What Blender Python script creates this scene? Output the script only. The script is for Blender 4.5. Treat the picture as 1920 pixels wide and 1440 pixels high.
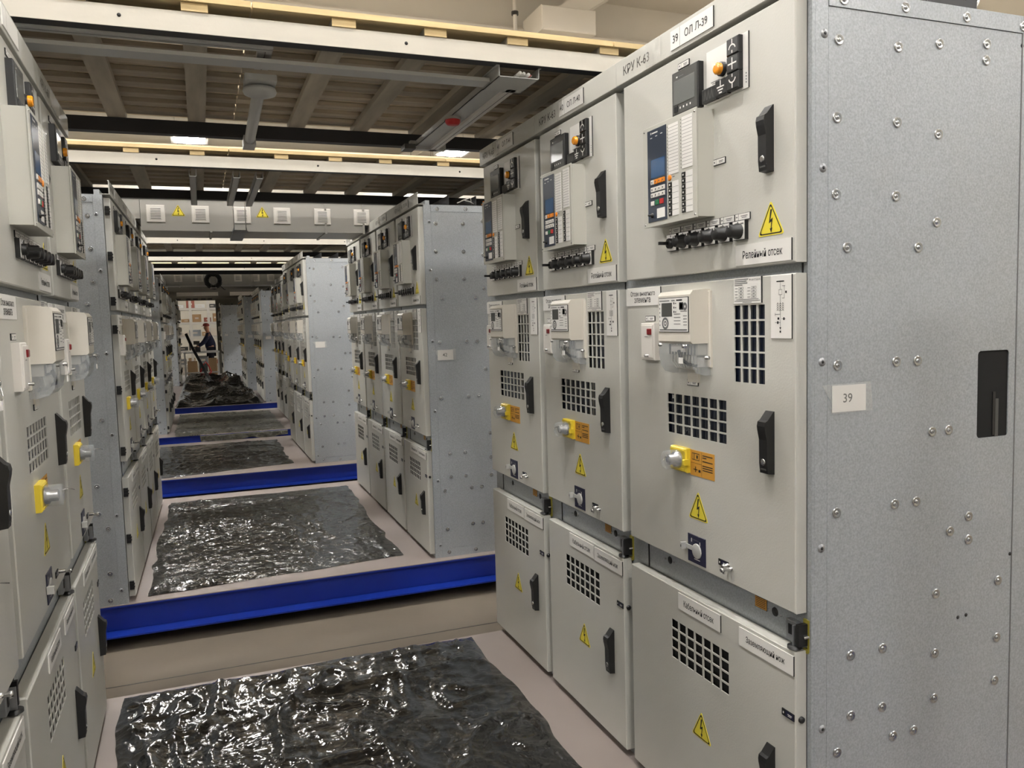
import bpy, bmesh, math, random
import numpy as np
from mathutils import Matrix, Vector
random.seed(7); np.random.seed(7)
for o in list(bpy.data.objects): bpy.data.objects.remove(o)
S = bpy.context.scene
COL = S.collection
# ---------------------------------------------------------------- camera
yaw, pitch, roll = math.radians(21.0041), math.radians(-4.5159), math.radians(-1.60139)
F = Vector((math.sin(yaw)*math.cos(pitch), math.cos(yaw)*math.cos(pitch), math.sin(pitch)))
R0 = Vector((math.cos(yaw), -math.sin(yaw), 0)); U0 = R0.cross(F)
RX = math.cos(roll)*R0 + math.sin(roll)*U0; UP = -math.sin(roll)*R0 + math.cos(roll)*U0
cam = bpy.data.cameras.new('camera'); cam.sensor_width = 36; cam.lens = 1508.42/1920*36
cam.clip_start = .05; cam.clip_end = 200
camo = bpy.data.objects.new('camera', cam); COL.objects.link(camo)
M = Matrix((RX, UP, -F)).transposed().to_4x4(); M.translation = (-1.4269, 0, 1.6437)
camo.matrix_world = M; S.camera = camo
# ---------------------------------------------------------------- world and exposure
W = bpy.data.worlds.new('world'); S.world = W; W.use_nodes = True
W.node_tree.nodes['Background'].inputs[0].default_value = (.9, .92, 1, 1)
W.node_tree.nodes['Background'].inputs[1].default_value = .05
S.view_settings.view_transform = 'Standard'; S.view_settings.look = 'None'
S.view_settings.gamma = 1; S.view_settings.use_curve_mapping = False
EXPOSURE = 1.92
LAMP = 62.0
S.view_settings.exposure = EXPOSURE
S.cycles.max_bounces = 7; S.cycles.diffuse_bounces = 4; S.cycles.glossy_bounces = 3
S.cycles.transmission_bounces = 6; S.cycles.transparent_max_bounces = 8

# ---------------------------------------------------------------- materials
def srgb(r, g, b):
    f = lambda c: (c/255/12.92 if c/255 <= .04045 else ((c/255+.055)/1.055)**2.4)
    return (f(r), f(g), f(b), 1)
MATS = {}
def mat(name, col, rough=.5, metal=0, var=0, vscale=(5,5,5), bump=0, bscale=200, rnd=0, trans=0, emit=0, alpha=1, coat=0, spec=None, rvar=0, detail=3):
    m = bpy.data.materials.new(name); m.use_nodes = True; nt = m.node_tree; b = nt.nodes['Principled BSDF']
    b.inputs['Base Color'].default_value = col; b.inputs['Roughness'].default_value = rough; b.inputs['Metallic'].default_value = metal
    b.inputs['Transmission Weight'].default_value = trans; b.inputs['Alpha'].default_value = alpha; b.inputs['Coat Weight'].default_value = coat
    if spec is not None: b.inputs['Specular IOR Level'].default_value = spec
    if emit: b.inputs['Emission Color'].default_value = col; b.inputs['Emission Strength'].default_value = emit
    N = nt.nodes.new; L = nt.links.new
    if var or bump or rvar:
        tc = N('ShaderNodeTexCoord'); mp = N('ShaderNodeMapping'); L(tc.outputs['Object'], mp.inputs[0]); mp.inputs['Scale'].default_value = vscale
    src = None
    if var:
        n = N('ShaderNodeTexNoise'); n.inputs['Scale'].default_value = 1; n.inputs['Detail'].default_value = detail; L(mp.outputs[0], n.inputs[0])
        mr = N('ShaderNodeMapRange'); mr.inputs[1].default_value = .3; mr.inputs[2].default_value = .7; mr.inputs[3].default_value = 1-var; mr.inputs[4].default_value = 1+var
        L(n.outputs[0], mr.inputs[0]); src = mr.outputs[0]
    if rnd:
        oi = N('ShaderNodeObjectInfo'); r2 = N('ShaderNodeMapRange'); r2.inputs[3].default_value = 1-rnd; r2.inputs[4].default_value = 1+rnd; L(oi.outputs['Random'], r2.inputs[0])
        if src: mu = N('ShaderNodeMath'); mu.operation = 'MULTIPLY'; L(src, mu.inputs[0]); L(r2.outputs[0], mu.inputs[1]); src = mu.outputs[0]
        else: src = r2.outputs[0]
    if src:
        vm = N('ShaderNodeVectorMath'); vm.operation = 'SCALE'; vm.inputs[0].default_value = col[:3]; L(src, vm.inputs['Scale']); L(vm.outputs[0], b.inputs['Base Color'])
    if rvar:
        n3 = N('ShaderNodeTexNoise'); n3.inputs['Scale'].default_value = 6; n3.inputs['Detail'].default_value = 4; L(tc.outputs['Object'], n3.inputs[0])
        m3 = N('ShaderNodeMapRange'); m3.inputs[1].default_value = .3; m3.inputs[2].default_value = .7; m3.inputs[3].default_value = rough-rvar; m3.inputs[4].default_value = rough+rvar
        L(n3.outputs[0], m3.inputs[0]); L(m3.outputs[0], b.inputs['Roughness'])
    if bump:
        n2 = N('ShaderNodeTexNoise'); n2.inputs['Scale'].default_value = bscale; n2.inputs['Detail'].default_value = 2; L(tc.outputs['Object'], n2.inputs[0])
        bp = N('ShaderNodeBump'); bp.inputs['Strength'].default_value = bump; bp.inputs['Distance'].default_value = .002; L(n2.outputs[0], bp.inputs['Height']); L(bp.outputs[0], b.inputs['Normal'])
    MATS[name] = m; return m
mat('paint', srgb(194,193,186), .42, bump=.22, bscale=160, var=.02, vscale=(3,3,3))
mat('paint_duct', srgb(164,162,156), .45, bump=.1, bscale=100)
mat('relay_paint', srgb(188,187,178), .5)
mat('galv', srgb(168,173,177), .42, metal=.35, var=.16, vscale=(170,170,170), bump=.16, bscale=150, rvar=.07)
mat('rivet', srgb(186,188,190), .26, metal=1); mat('galv_dark', srgb(150,152,155), .45, metal=.6, var=.06, vscale=(60,60,60))
mat('steel', srgb(205,205,205), .25, metal=1)
mat('alu', srgb(190,190,187), .45, metal=.15)
mat('black', srgb(26,26,27), .42)
mat('void', srgb(8,8,8), .9)  # black stands for the unlit insides behind openings
mat('dark_grey', srgb(72,72,70), .5)
mat('slate', srgb(52,60,74), .35)
mat('screen', srgb(112,114,112), .2)
mat('screen_blue', srgb(50,84,124), .2)
mat('dark_glass', srgb(24,30,46), .08, spec=.6)
mat('white_plastic', srgb(222,218,212), .4)
mat('meter_grey', srgb(206,201,190), .45)
mat('label', srgb(228,226,222), .45)
mat('ink', srgb(24,24,26), .6)
mat('ink_grey', srgb(105,105,105), .6)
mat('trim_ink', srgb(70,66,60), .6)
mat('yellow', srgb(232,214,66), .4)
mat('lock_yellow', srgb(226,200,60), .3)
mat('orange_label', srgb(206,150,58), .5); mat('chromate', srgb(176,166,70), .45, metal=.4)
mat('orange', srgb(236,140,34), .35)
mat('amber', srgb(232,150,20), .2, coat=.6)
mat('navy', srgb(30,32,58), .35)
mat('red', srgb(190,40,40), .4)
mat('dark_red', srgb(120,26,30), .35)
mat('green', srgb(30,110,70), .4)
mat('clear', (.55,.58,.60,1), .05, alpha=.26, spec=.8)
mat('tape', srgb(224,222,216), .2, alpha=.26)
mat('wire_grey', srgb(200,198,190), .5)
mat('wood', srgb(182,170,150), .8, var=.22, vscale=(2.2,28,28), rnd=.2, bump=.3, bscale=40, detail=6)
mat('wood_light', srgb(214,190,142), .75, var=.14, vscale=(3,30,30), rnd=.12, detail=5)
mat('wood_up_lit', srgb(226,211,184), .8, var=.16, vscale=(2.2,28,28), rnd=.2, detail=6); mat('runner', srgb(178,169,152), .8, var=.2, vscale=(18,2,18), rnd=.12, detail=5)  # upper planks take a lighter colour in place of the light on them
mat('cream', srgb(204,199,187), .55, var=.03, vscale=(4,4,30), bump=.15, bscale=60)
mat('charcoal', srgb(46,46,48), .5)
mat('blue', srgb(14,44,142), .38, var=.05, vscale=(6,6,6))
mat('plate', srgb(148,137,132), .5, var=.03, vscale=(3,3,3))
mat('concrete', srgb(122,112,99), .7, var=.09, vscale=(1.2,1.2,1.2), bump=.2, bscale=30, detail=8)
mat('ceiling', srgb(218,212,201), .8, var=.03, vscale=(1,1,1), bump=.2, bscale=8, detail=6)
mat('hall_wall', srgb(205,198,182), .8, var=.05, vscale=(.6,.6,.6))
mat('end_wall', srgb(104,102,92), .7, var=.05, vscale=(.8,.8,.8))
mat('film', srgb(20,20,19), .15, rvar=.05, coat=.5); mat('film_grey', srgb(84,82,73), .3, rvar=.06)
mat('lamp', (1,.985,.96,1), .5, emit=LAMP)
mat('lamp_cold', (.93,.97,1,1), .5, emit=LAMP)
mat('skin', srgb(205,150,120), .55)
mat('jacket', srgb(30,34,62), .8, bump=.3, bscale=60)
mat('trousers', srgb(34,36,48), .85)
mat('cap', srgb(150,70,64), .8)
mat('box_card', srgb(182,150,112), .8, rnd=.2)
mat('brick', srgb(158,92,78), .7); mat('tan', srgb(176,140,100), .7); mat('rack', srgb(206,200,190), .5)
mat('beige', srgb(214,202,186), .7, rnd=.1)

def crumple(name, s1, s2, st):   # creased plastic: warped cell facets as fine relief
    nt = MATS[name].node_tree; b = nt.nodes['Principled BSDF']; N = nt.nodes.new; L = nt.links.new
    tc = N('ShaderNodeTexCoord'); wn = N('ShaderNodeTexNoise'); wn.inputs['Scale'].default_value = 7; L(tc.outputs['Object'], wn.inputs[0])
    vm = N('ShaderNodeVectorMath'); vm.operation = 'MULTIPLY_ADD'; vm.inputs[1].default_value = (.10,.10,.10); L(wn.outputs['Color'], vm.inputs[0]); L(tc.outputs['Object'], vm.inputs[2])
    prev = None
    for sc, dist, k in ((s1,.02,st),(s2,.008,st),(s2*2.3,.0035,st)):
        v = N('ShaderNodeTexVoronoi'); v.inputs['Scale'].default_value = sc; L(vm.outputs[0], v.inputs['Vector'])
        bp = N('ShaderNodeBump'); bp.inputs['Strength'].default_value = k; bp.inputs['Distance'].default_value = dist; L(v.outputs['Distance'], bp.inputs['Height'])
        if prev: L(prev, bp.inputs['Normal'])
        prev = bp.outputs[0]
    L(prev, b.inputs['Normal'])
mat('film_near', srgb(17,17,17), .13, rvar=.04, coat=.7); crumple('film_near', 4.5, 12, .9); crumple('film', 8, 20, .9); crumple('film_grey', 10, 30, .7)
# ---------------------------------------------------------------- mesh helpers
TXT = {}
def text_geo(s):
    if s in TXT: return TXT[s]
    c = bpy.data.curves.new('t', 'FONT'); c.body = s; c.size = 1; c.resolution_u = 3; c.offset = .008
    o = bpy.data.objects.new('t', c); me = o.to_mesh()
    v = [(p.co.x, p.co.y) for p in me.vertices]; f = [tuple(p.vertices) for p in me.polygons]
    o.to_mesh_clear(); bpy.data.objects.remove(o); bpy.data.curves.remove(c)
    if not v: v = [(0,0)]
    x0 = min(p[0] for p in v); x1 = max(p[0] for p in v); y0 = min(p[1] for p in v); y1 = max(p[1] for p in v)
    TXT[s] = (v, f, x0, x1, y0, y1); return TXT[s]
class MB:
    def __init__(s): s.v = []; s.f = []; s.m = []; s.mats = []; s.sm = []
    def mi(s, m):
        if m not in s.mats: s.mats.append(m)
        return s.mats.index(m)
    def add(s, vs, fs, m, smooth=False):
        b = len(s.v); s.v += [tuple(p) for p in vs]; i = s.mi(m)
        for f in fs: s.f.append(tuple(b+k for k in f)); s.m.append(i); s.sm.append(smooth)
        return s
    def box(s, x0, x1, y0, y1, z0, z1, m, c=0):
        if c:
            return s.cbox(x0, x1, y0, y1, z0, z1, m, c)
        vs = [(x,y,z) for z in (z0,z1) for y in (y0,y1) for x in (x0,x1)]
        return s.add(vs, [(0,2,3,1),(4,5,7,6),(0,1,5,4),(2,6,7,3),(0,4,6,2),(1,3,7,5)], m)
    def cbox(s, x0, x1, y0, y1, z0, z1, m, c):   # front (low y) edges chamfered
        a = [(x0,z0),(x1,z0),(x1,z1),(x0,z1)]; b = [(x0+c,z0+c),(x1-c,z0+c),(x1-c,z1-c),(x0+c,z1-c)]
        vs = [(x,y1,z) for x,z in a]+[(x,y0+c,z) for x,z in a]+[(x,y0,z) for x,z in b]
        fs = [(3,2,1,0),(8,9,10,11)]
        for k in range(4):
            n = (k+1) % 4; fs += [(k,n,4+n,4+k),(4+k,4+n,8+n,8+k)]
        return s.add(vs, fs, m)
    def rect(s, u0, u1, z0, z1, y, m): return s.add([(u0,y,z0),(u1,y,z0),(u1,y,z1),(u0,y,z1)], [(0,1,2,3)], m)
    def prism(s, pts, y0, y1, m, side=None):      # pts (u,z) counter-clockwise seen from -y ; y0 front
        n = len(pts); vs = [(u,y0,z) for u,z in pts]+[(u,y1,z) for u,z in pts]
        s.add(vs, [tuple(range(n)), tuple(range(2*n-1, n-1, -1))], m)
        return s.add(vs, [(k, n+k, n+(k+1) % n, (k+1) % n) for k in range(n)], side or m)
    def extr(s, pts, u0, u1, m):                  # pts (y,z) profile extruded along u
        n = len(pts); vs = [(u0,y,z) for y,z in pts]+[(u1,y,z) for y,z in pts]
        s.add(vs, [tuple(range(n)), tuple(range(2*n-1, n-1, -1))], m)
        return s.add(vs, [(k, n+k, n+(k+1) % n, (k+1) % n) for k in range(n)], m)
    def lathe(s, prof, c, ax, m, n=16, smooth=True):  # prof [(r,h)] around axis ax ('x','y','z') from c
        vs = []; fs = []
        for r, h in prof:
            for k in range(n):
                a = 2*math.pi*k/n; p, q = r*math.cos(a), r*math.sin(a)
                vs.append({'y':(c[0]+p,c[1]+h,c[2]+q),'x':(c[0]+h,c[1]+p,c[2]+q),'z':(c[0]+p,c[1]+q,c[2]+h)}[ax])
        for j in range(len(prof)-1):
            for k in range(n):
                fs.append((j*n+k, j*n+(k+1) % n, (j+1)*n+(k+1) % n, (j+1)*n+k))
        fs.append(tuple(range(n))); fs.append(tuple(range((len(prof)-1)*n, len(prof)*n)))
        return s.add(vs, fs, m, smooth)
    def tube(s, pts, r, m, n=8):
        pts = [Vector(p) for p in pts]; vs = []; fs = []
        for i, p in enumerate(pts):
            d = (pts[min(i+1, len(pts)-1)]-pts[max(i-1, 0)]).normalized()
            a = d.orthogonal().normalized() if i == 0 else (a-d*a.dot(d)).normalized()
            b = d.cross(a)
            for k in range(n): t = 2*math.pi*k/n; vs.append(p+a*(r*math.cos(t))+b*(r*math.sin(t)))
        for i in range(len(pts)-1):
            for k in range(n): fs.append((i*n+k, i*n+(k+1) % n, (i+1)*n+(k+1) % n, (i+1)*n+k))
        fs += [tuple(range(n-1,-1,-1)), tuple(range((len(pts)-1)*n, len(pts)*n))]
        return s.add(vs, fs, m, True)
    def text(s, t, u0, u1, z0, z1, y, m='ink', keep=True):
        v, f, x0, x1, y0, y1 = text_geo(t); k = (z1-z0)/max(y1-y0, 1e-6); kx = (u1-u0)/max(x1-x0, 1e-6)
        if keep and kx > k*1.0: kx = k
        uo = (u0+u1)/2-kx*(x1-x0)/2
        return s.add([(uo+(a-x0)*kx, y, z0+(b-y0)*k) for a, b in v], f, m)
    def sheet(s, us, zs, holes, y0, y1, m):       # sheet with rectangular holes cut through; us/zs grid lines
        nu, nz = len(us), len(zs); hs = set(holes)
        vs = [(u,y0,z) for z in zs for u in us]+[(u,y1,z) for z in zs for u in us]; o = nu*nz; fs = []
        for j in range(nz-1):
            for i in range(nu-1):
                a, b, c, d = j*nu+i, j*nu+i+1, (j+1)*nu+i+1, (j+1)*nu+i
                if (i,j) in hs: fs += [(a,a+o,b+o,b),(b,b+o,c+o,c),(c,c+o,d+o,d),(d,d+o,a+o,a)]
                else: fs += [(a,b,c,d)]
        return s.add(vs, fs, m)
    def mesh(s, name):
        me = bpy.data.meshes.new(name); me.from_pydata(s.v, [], s.f); me.update()
        for m in s.mats: me.materials.append(MATS[m])
        me.polygons.foreach_set('material_index', s.m); me.polygons.foreach_set('use_smooth', s.sm); me.update()
        return me
    def obj(s, name, parent=None, **k): return link(s.mesh(name), name, parent, **k)
def link(me, name, parent=None, loc=None, label=None, kind=None):
    o = bpy.data.objects.new(name, me); COL.objects.link(o)
    if parent is not None: o.parent = parent
    if loc: o.location = loc
    if label: o['label'] = label
    if kind: o['kind'] = kind
    return o
def thing(name, label, cat, loc=(0,0,0), rz=0, group=None):
    o = bpy.data.objects.new(name, None); COL.objects.link(o); o.location = loc; o.rotation_euler = (0,0,rz); o.empty_display_size = .1
    return tag(o, label, cat, group)
def tag(o, label, cat, group=None):
    o['label'] = label; o['category'] = cat
    if group: o['group'] = group
    return o
CACHE = {}
def shared(key, fn):
    if key not in CACHE: CACHE[key] = fn()
    return CACHE[key]
def fix_normals(me):
    bm = bmesh.new(); bm.from_mesh(me); bmesh.ops.recalc_face_normals(bm, faces=bm.faces); bm.to_mesh(me); bm.free(); return me

# ================================================================= HALL
FZ = -.30
HX0, HX1, HY0, HY1, HZ = -12, 14, -9, 46, 6.85
m = MB(); m.box(HX0, HX1, HY0, HY1, FZ-.1, FZ, 'concrete'); o = m.obj('floor'); o['kind'] = 'structure'
for k, (yy) in enumerate((4.78, 9.3, 13.3)):
    j = MB(); j.box(HX0, HX1, yy, yy+.007, FZ+.0005, FZ+.0015, 'dark_grey'); j.obj('joint', o)
m = MB(); m.box(HX0, HX1, HY0, HY1, HZ, HZ+.15, 'ceiling'); ceil = m.obj('ceiling'); ceil['kind'] = 'structure'
for yy in (-.5, 12.0, 24.5, 37):
    b = MB(); b.box(HX0, HX1, yy, yy+.8, 5.48, 6.21, 'ceiling', .03); b.box(HX0, HX1, yy+.3, yy+.7, 6.21, HZ, 'ceiling'); b.obj('girder', ceil)
    for xx in (-9.5, 3.55, 12.4):
        b = MB(); b.box(xx, xx+.9, yy-.7, yy+.05, 5.95, 6.31, 'ceiling', .015); b.obj('bracket', ceil)
        b = MB(); b.add([(xx+.25,yy-.6,6.3),(xx+.75,yy-.6,6.3),(xx+.75,yy-.15,6.3),(xx+.25,yy-.15,6.3),(xx+1.15,yy-.6,HZ+.01),(xx+1.65,yy-.6,HZ+.01),(xx+1.65,yy-.15,HZ+.01),(xx+1.15,yy-.15,HZ+.01)],
              [(3,2,1,0),(4,5,6,7),(0,1,5,4),(1,2,6,5),(2,3,7,6),(3,0,4,7)], 'ceiling'); b.obj('brace', ceil)
for yy in (5.6, 18, 30.5):
    b = MB(); b.box(HX0, HX1, yy, yy+.35, 6.5, HZ, 'ceiling'); b.obj('rib', ceil)
b = MB(); b.tube([(3.28,11.7,HZ),(3.28,11.7,5.85)], .032, 'ceiling'); b.lathe([(.055,0),(.055,.05)], (3.28,11.7,6.26), 'z', 'dark_grey', 10); b.obj('drop_pipe', ceil)
for nm, x0, x1, y0, y1 in (('wall_left',HX0-.2,HX0,HY0,HY1),('wall_right',HX1,HX1+.2,HY0,HY1),('wall_front',HX0,HX1,HY0-.2,HY0),('wall_back',HX0,HX1,HY1,HY1+.2)):
    m = MB(); m.box(x0, x1, y0, y1, FZ, HZ+.15, 'hall_wall'); o = m.obj(nm); o['kind'] = 'structure'

# ceiling lamps (the hall's own lighting, with in-between rows added to soften shadows)
def lamp_meshes(cold):
    h = MB()
    for x0, x1, y0, y1 in ((-.40,.40,-.40,-.34),(-.40,.40,.34,.40),(-.40,-.34,-.34,.34),(.34,.40,-.34,.34)): h.box(x0,x1,y0,y1,.0,.10,'white_plastic')
    h.box(-.36,.36,-.36,.36,.085,.11,'white_plastic'); h.tube([(-.3,0,.1),(-.3,0,.86)],.008,'steel'); h.tube([(.3,0,.1),(.3,0,.86)],.008,'steel')
    d = MB(); d.lathe([(.20,.07),(.23,-.01),(.14,-.055)],(0,0,0),'z','lamp_cold' if cold else 'lamp',10,False)
    return h.mesh('housing'), d.mesh('diffuser')
for yy, yn in ((-4.9,'far behind the photographer'),(-1.75,'just behind the photographer, added fill'),(1.4,'above the nearest cabinets'),(4.55,'over the first roof, added fill'),(7.7,'over the first duct'),(10.85,'over the third roof, added fill'),(14.0,'over the fourth roof'),(17.15,'over the second duct, added fill'),(20.3,'over the steel roof\'s near end'),(23.45,'over the steel roof\'s middle'),(26.6,'before the far opening'),(34.2,'over the storage racks'),(41,'beyond the storage racks')):
    for xx, xn in ((-7.7,'left row'),(-1.43,'aisle row'),(4.9,'right row'),(11.2,'far right row')):
        if (xx, yy) == (4.9, 10.85): continue      # left out, as it would hang in view
        cold = (xx == 4.9 and yy == 20.3)
        hm, dm = shared(('lamp', cold), lambda: lamp_meshes(cold))
        t = thing('ceiling_lamp', f'square white ceiling lamp in the {xn} {yn}', 'lamp', (xx, yy, 5.99), 0, 'hall ceiling lamps')
        link(hm, 'housing', t); link(dm, 'diffuser', t)

# ================================================================= SWITCHGEAR CABINETS
# local frame: x = to the viewer's right, y = into the cabinet (doors' face at y=0), z up (lower door's bottom at 0)
NW, WW = .69, .875             # door widths: normal and wide
ML, MR, DEP, HT = .045, .015, 1.38, 2.455
TD = .036
def door_mesh(dw, z0, z1, grids):
    # grids: list of (u0,u1,z0,z1,nu,nz,gapu,gapz)
    us = {0, dw}; zs = {z0, z1}; cells = []
    for (a, b, c, d, nu, nz, gu, gz) in grids:
        pu, pz = (b-a+gu)/nu, (d-c+gz)/nz
        for i in range(nu):
            for j in range(nz):
                cells.append((a+i*pu, a+i*pu+pu-gu, c+j*pz, c+j*pz+pz-gz))
    for (a, b, c, d) in cells: us |= {round(a,5), round(b,5)}; zs |= {round(c,5), round(d,5)}
    c = .003
    us = sorted(us); zs = sorted(zs); us2 = list(us); zs2 = list(zs); us2[0] = c; us2[-1] = dw-c; zs2[0] = z0+c; zs2[-1] = z1-c
    hol = set()
    for (a, b, cc, d) in cells:
        for i in range(len(us)-1):
            if a-1e-4 <= us[i] and us[i+1] <= b+1e-4:
                for j in range(len(zs)-1):
                    if cc-1e-4 <= zs[j] and zs[j+1] <= d+1e-4: hol.add((i,j))
    m = MB(); m.sheet(us2, zs2, hol, 0, .004, 'paint')
    a = [(0,z0),(dw,z0),(dw,z1),(0,z1)]; b = [(c,z0+c),(dw-c,z0+c),(dw-c,z1-c),(c,z1-c)]
    vs = [(x,TD,z) for x,z in a]+[(x,c,z) for x,z in a]+[(x,0,z) for x,z in b]; fs = []
    for k in range(4):
        n = (k+1) % 4; fs += [(k,n,4+n,4+k),(4+k,4+n,8+n,8+k)]
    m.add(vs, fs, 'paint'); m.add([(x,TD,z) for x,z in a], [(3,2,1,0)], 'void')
    return m.mesh('door')
G = lambda c: (.261+c, .580+c, 1.262, 1.391, 7, 4, .0065, .005)
G2 = lambda c: (.267+c, .583+c, .497, .630, 7, 4, .0065, .005)
GV = lambda r: (.620+r, .754+r, 1.450, 1.668, 4, 5, .0065, .005)
def handle_mesh():
    m = MB(); m.extr([(0,0),(-.022,.003),(-.025,.03),(-.0255,.095),(-.031,.120),(-.0325,.132),(-.030,.144),(-.022,.149),(-.003,.172),(0,.172)][::-1], .012, .045, 'black')
    m.lathe([(.009,0),(.009,-.0025),(.006,-.003)], (.0285,-.0235,.034), 'y', 'steel', 12)
    m.box(.018,.039,-.0245,-.018,.012,.016,'dark_grey')
    return fix_normals(m.mesh('handle'))
def tri_mesh():
    m = MB(); s = .106; h = s*.866
    def rt(k, cz):   # rounded triangle scaled k
        P = [(-s/2*k, cz-h/3*k), (s/2*k, cz-h/3*k), (0, cz+2*h/3*k)]; out = []
        for i in range(3):
            p = Vector(P[i]); a = (Vector(P[i-1])-p).normalized()*.008; b = (Vector(P[(i+1) % 3])-p).normalized()*.008
            out += [tuple(p+a), tuple(p+(a+b)*.28), tuple(p+b)]
        return out
    m.prism(rt(1.0, h/3), -.001, 0, 'yellow')
    o1, o2 = rt(.90, h/3), rt(.80, h/3); n = len(o1)
    m.add([(u,-.0014,z) for u,z in o1]+[(u,-.0014,z) for u,z in o2], [(k,(k+1) % n,n+(k+1) % n,n+k) for k in range(n)], 'ink')
    b = [(-.001,.068),(-.007,.032),(.003,.036),(.0,.018),(-.004,.019),(.002,.006),(.007,.020),(.0035,.019),(.0085,.046),(-.001,.041),(.006,.068)]
    m.add([(u,-.0015,z) for u,z in b], [tuple(range(len(b)))], 'ink')
    return m.mesh('warning_triangle')
def plate_mesh(w, h, lines, hs=.5, small=False):
    m = MB(); m.box(-.0,w,-.003,0,0,h,'label'); n = len(lines); bh = h/(n+.6)
    m.box(w-.0008,w+.0006,-.0031,0,0,h,'ink')
    for i, t in enumerate(lines):
        zc = h-(i+.8)*bh; m.text(t, w*.14, w*.85, zc-bh*hs/2, zc+bh*hs/2, -.0034, 'ink', False) if t != 'элемента' else m.text(t, w*.25, w*.72, zc-bh*hs/2, zc+bh*hs/2, -.0034, 'ink', False)
    return m.mesh('name_plate')
def tiny_label(w, h, dark=False, cut=.3):
    m = MB(); m.box(0,w,-.003,0,0,h,'ink'); m.rect(.0015,w*cut-.001,.0018,h-.0018,-.0033,'ink' if dark else 'label'); m.rect(w*cut,w-.0015,.0018,h-.0018,-.0033,'navy' if dark else 'label')
    c = 'label' if dark else 'ink_grey'
    m.rect(w*cut*.35,w*cut*.65,h*.35,h*.65,-.0036,c); m.rect(w*(cut+.2),w*.85,h*.5,h*.62,-.0036,c); m.rect(w*(cut+.22),w*.8,h*.3,h*.4,-.0036,c)
    return m.mesh('small_label')
def display_mesh():
    m = MB(); m.box(0,.14,-.021,0,0,.132,'black',.003); m.rect(.004,.136,.004,.128,-.0213,'dark_grey')
    m.text('◢', .03,.036,.112,.117,-.0216,'label') if False else m.rect(.026,.034,.112,.116,-.0216,'label')
    m.rect(.038,.066,.112,.1145,-.0216,'ink_grey')
    return m.mesh('display')
def display_screen():
    m = MB(); m.box(.012,.124,-.0228,-.0205,.032,.104,'screen',.001)
    return m.mesh('screen')
def display_keys():
    m = MB(); m.box(.016,.034,-.0245,-.021,.010,.028,'black',.001)
    for k in range(4): m.rect(.044+k*.018,.050+k*.018,.016,.022,-.0217,'label')
    return m.mesh('keys')
def mimic_plate():
    m = MB(); m.box(0,.194,-.003,0,0,.149,'label'); m.box(.193,.1945,-.0032,0,0,.149,'ink')
    for z, a, b in ((.088,.088,.108),(.083,.092,.110),(.056,.022,.064),(.051,.028,.06)): m.rect(a,b,z,z+.0022,-.0034,'ink_grey')
    for k in range(4): m.rect(.182,.186,.014+k*.008,.018+k*.008,-.0034,'ink_grey')
    return m.mesh('plate')
def mim(kind):
    m = MB()
    if kind == 'coil':
        m.box(0,.068,-.014,0,0,.040,'black',.003)
        for k in range(3):
            u = .012+k*.016; m.add([(u,-.0145,.006),(u+.004,-.0145,.006),(u+.009,-.0145,.034),(u+.005,-.0145,.034)], [(0,1,2,3)], 'dark_grey')
            m.add([(u+.009,-.0145,.034),(u+.005,-.0145,.034),(u+.012,-.0145,.006),(u+.016,-.0145,.006)], [(0,1,2,3)], 'dark_grey')
        return m.mesh('symbol_block')
    m.box(0,.054,-.016,0,0,.046,'black',.003); y = -.0164; R = lambda a,b,c,d: m.rect(a,b,c,d,y,'label')
    def arc(a0, a1, cx, cz, r, w):
        n = 10; vs = []
        for k in range(n+1):
            a = math.radians(a0+(a1-a0)*k/n); vs += [(cx+(r-w)*math.cos(a),y,cz+(r-w)*math.sin(a)),(cx+r*math.cos(a),y,cz+r*math.sin(a))]
        m.add(vs, [(2*k,2*k+1,2*k+3,2*k+2) for k in range(n)], 'label')
    if kind == 'up': R(.025,.029,.026,.042); arc(15,165,.027,.012,.017,.004); R(.025,.029,.004,.012)
    if kind == 'cross': R(.008,.046,.021,.025); R(.025,.029,.007,.039)
    if kind == 'down': R(.025,.029,.004,.020); arc(195,345,.027,.034,.017,.004); R(.025,.029,.034,.042)
    if kind == 'earth': R(.025,.029,.024,.042); R(.010,.044,.022,.026); R(.015,.039,.014,.018); R(.020,.034,.006,.010)
    return m.mesh('symbol_block')
def lamp_amber():
    m = MB(); m.lathe([(.020,0),(.020,-.010),(.017,-.012)],(0,0,0),'y','black',18); m.lathe([(.016,-.010),(.0165,-.022),(.013,-.026),(.008,-.0255)],(0,0,0),'y','amber',18)
    return m.mesh('indicator_lamp')
def relay_body():
    m = MB(); w, h = .295, .308
    m.cbox(0,w,-.058,0,0,h,'relay_paint',.002); m.box(-.004,w+.001,-.062,-.058,-.003,h+.003,'relay_paint',.001)
    for u, z in ((.006,.006),(w-.008,.006),(.006,h-.008),(w-.008,h-.008)): m.lathe([(.003,0),(.003,-.0015)],(u,-.062,z),'y','steel',8)
    return m.mesh('case')
def relay_panel():
    m = MB(); m.box(.026,.136,-.0635,-.0615,.012,.298,'slate'); m.rect(.046,.051,.284,.291,-.0638,'label'); m.rect(.055,.088,.285,.289,-.0638,'label')
    for k in range(3): m.rect(.044+k*.03,.056+k*.03,.272+.002*k,.2745+.002*k,-.0638,'label')
    m.rect(.046,.128,.148,.205,-.0638,'screen_blue')
    return m.mesh('front_panel')
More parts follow.
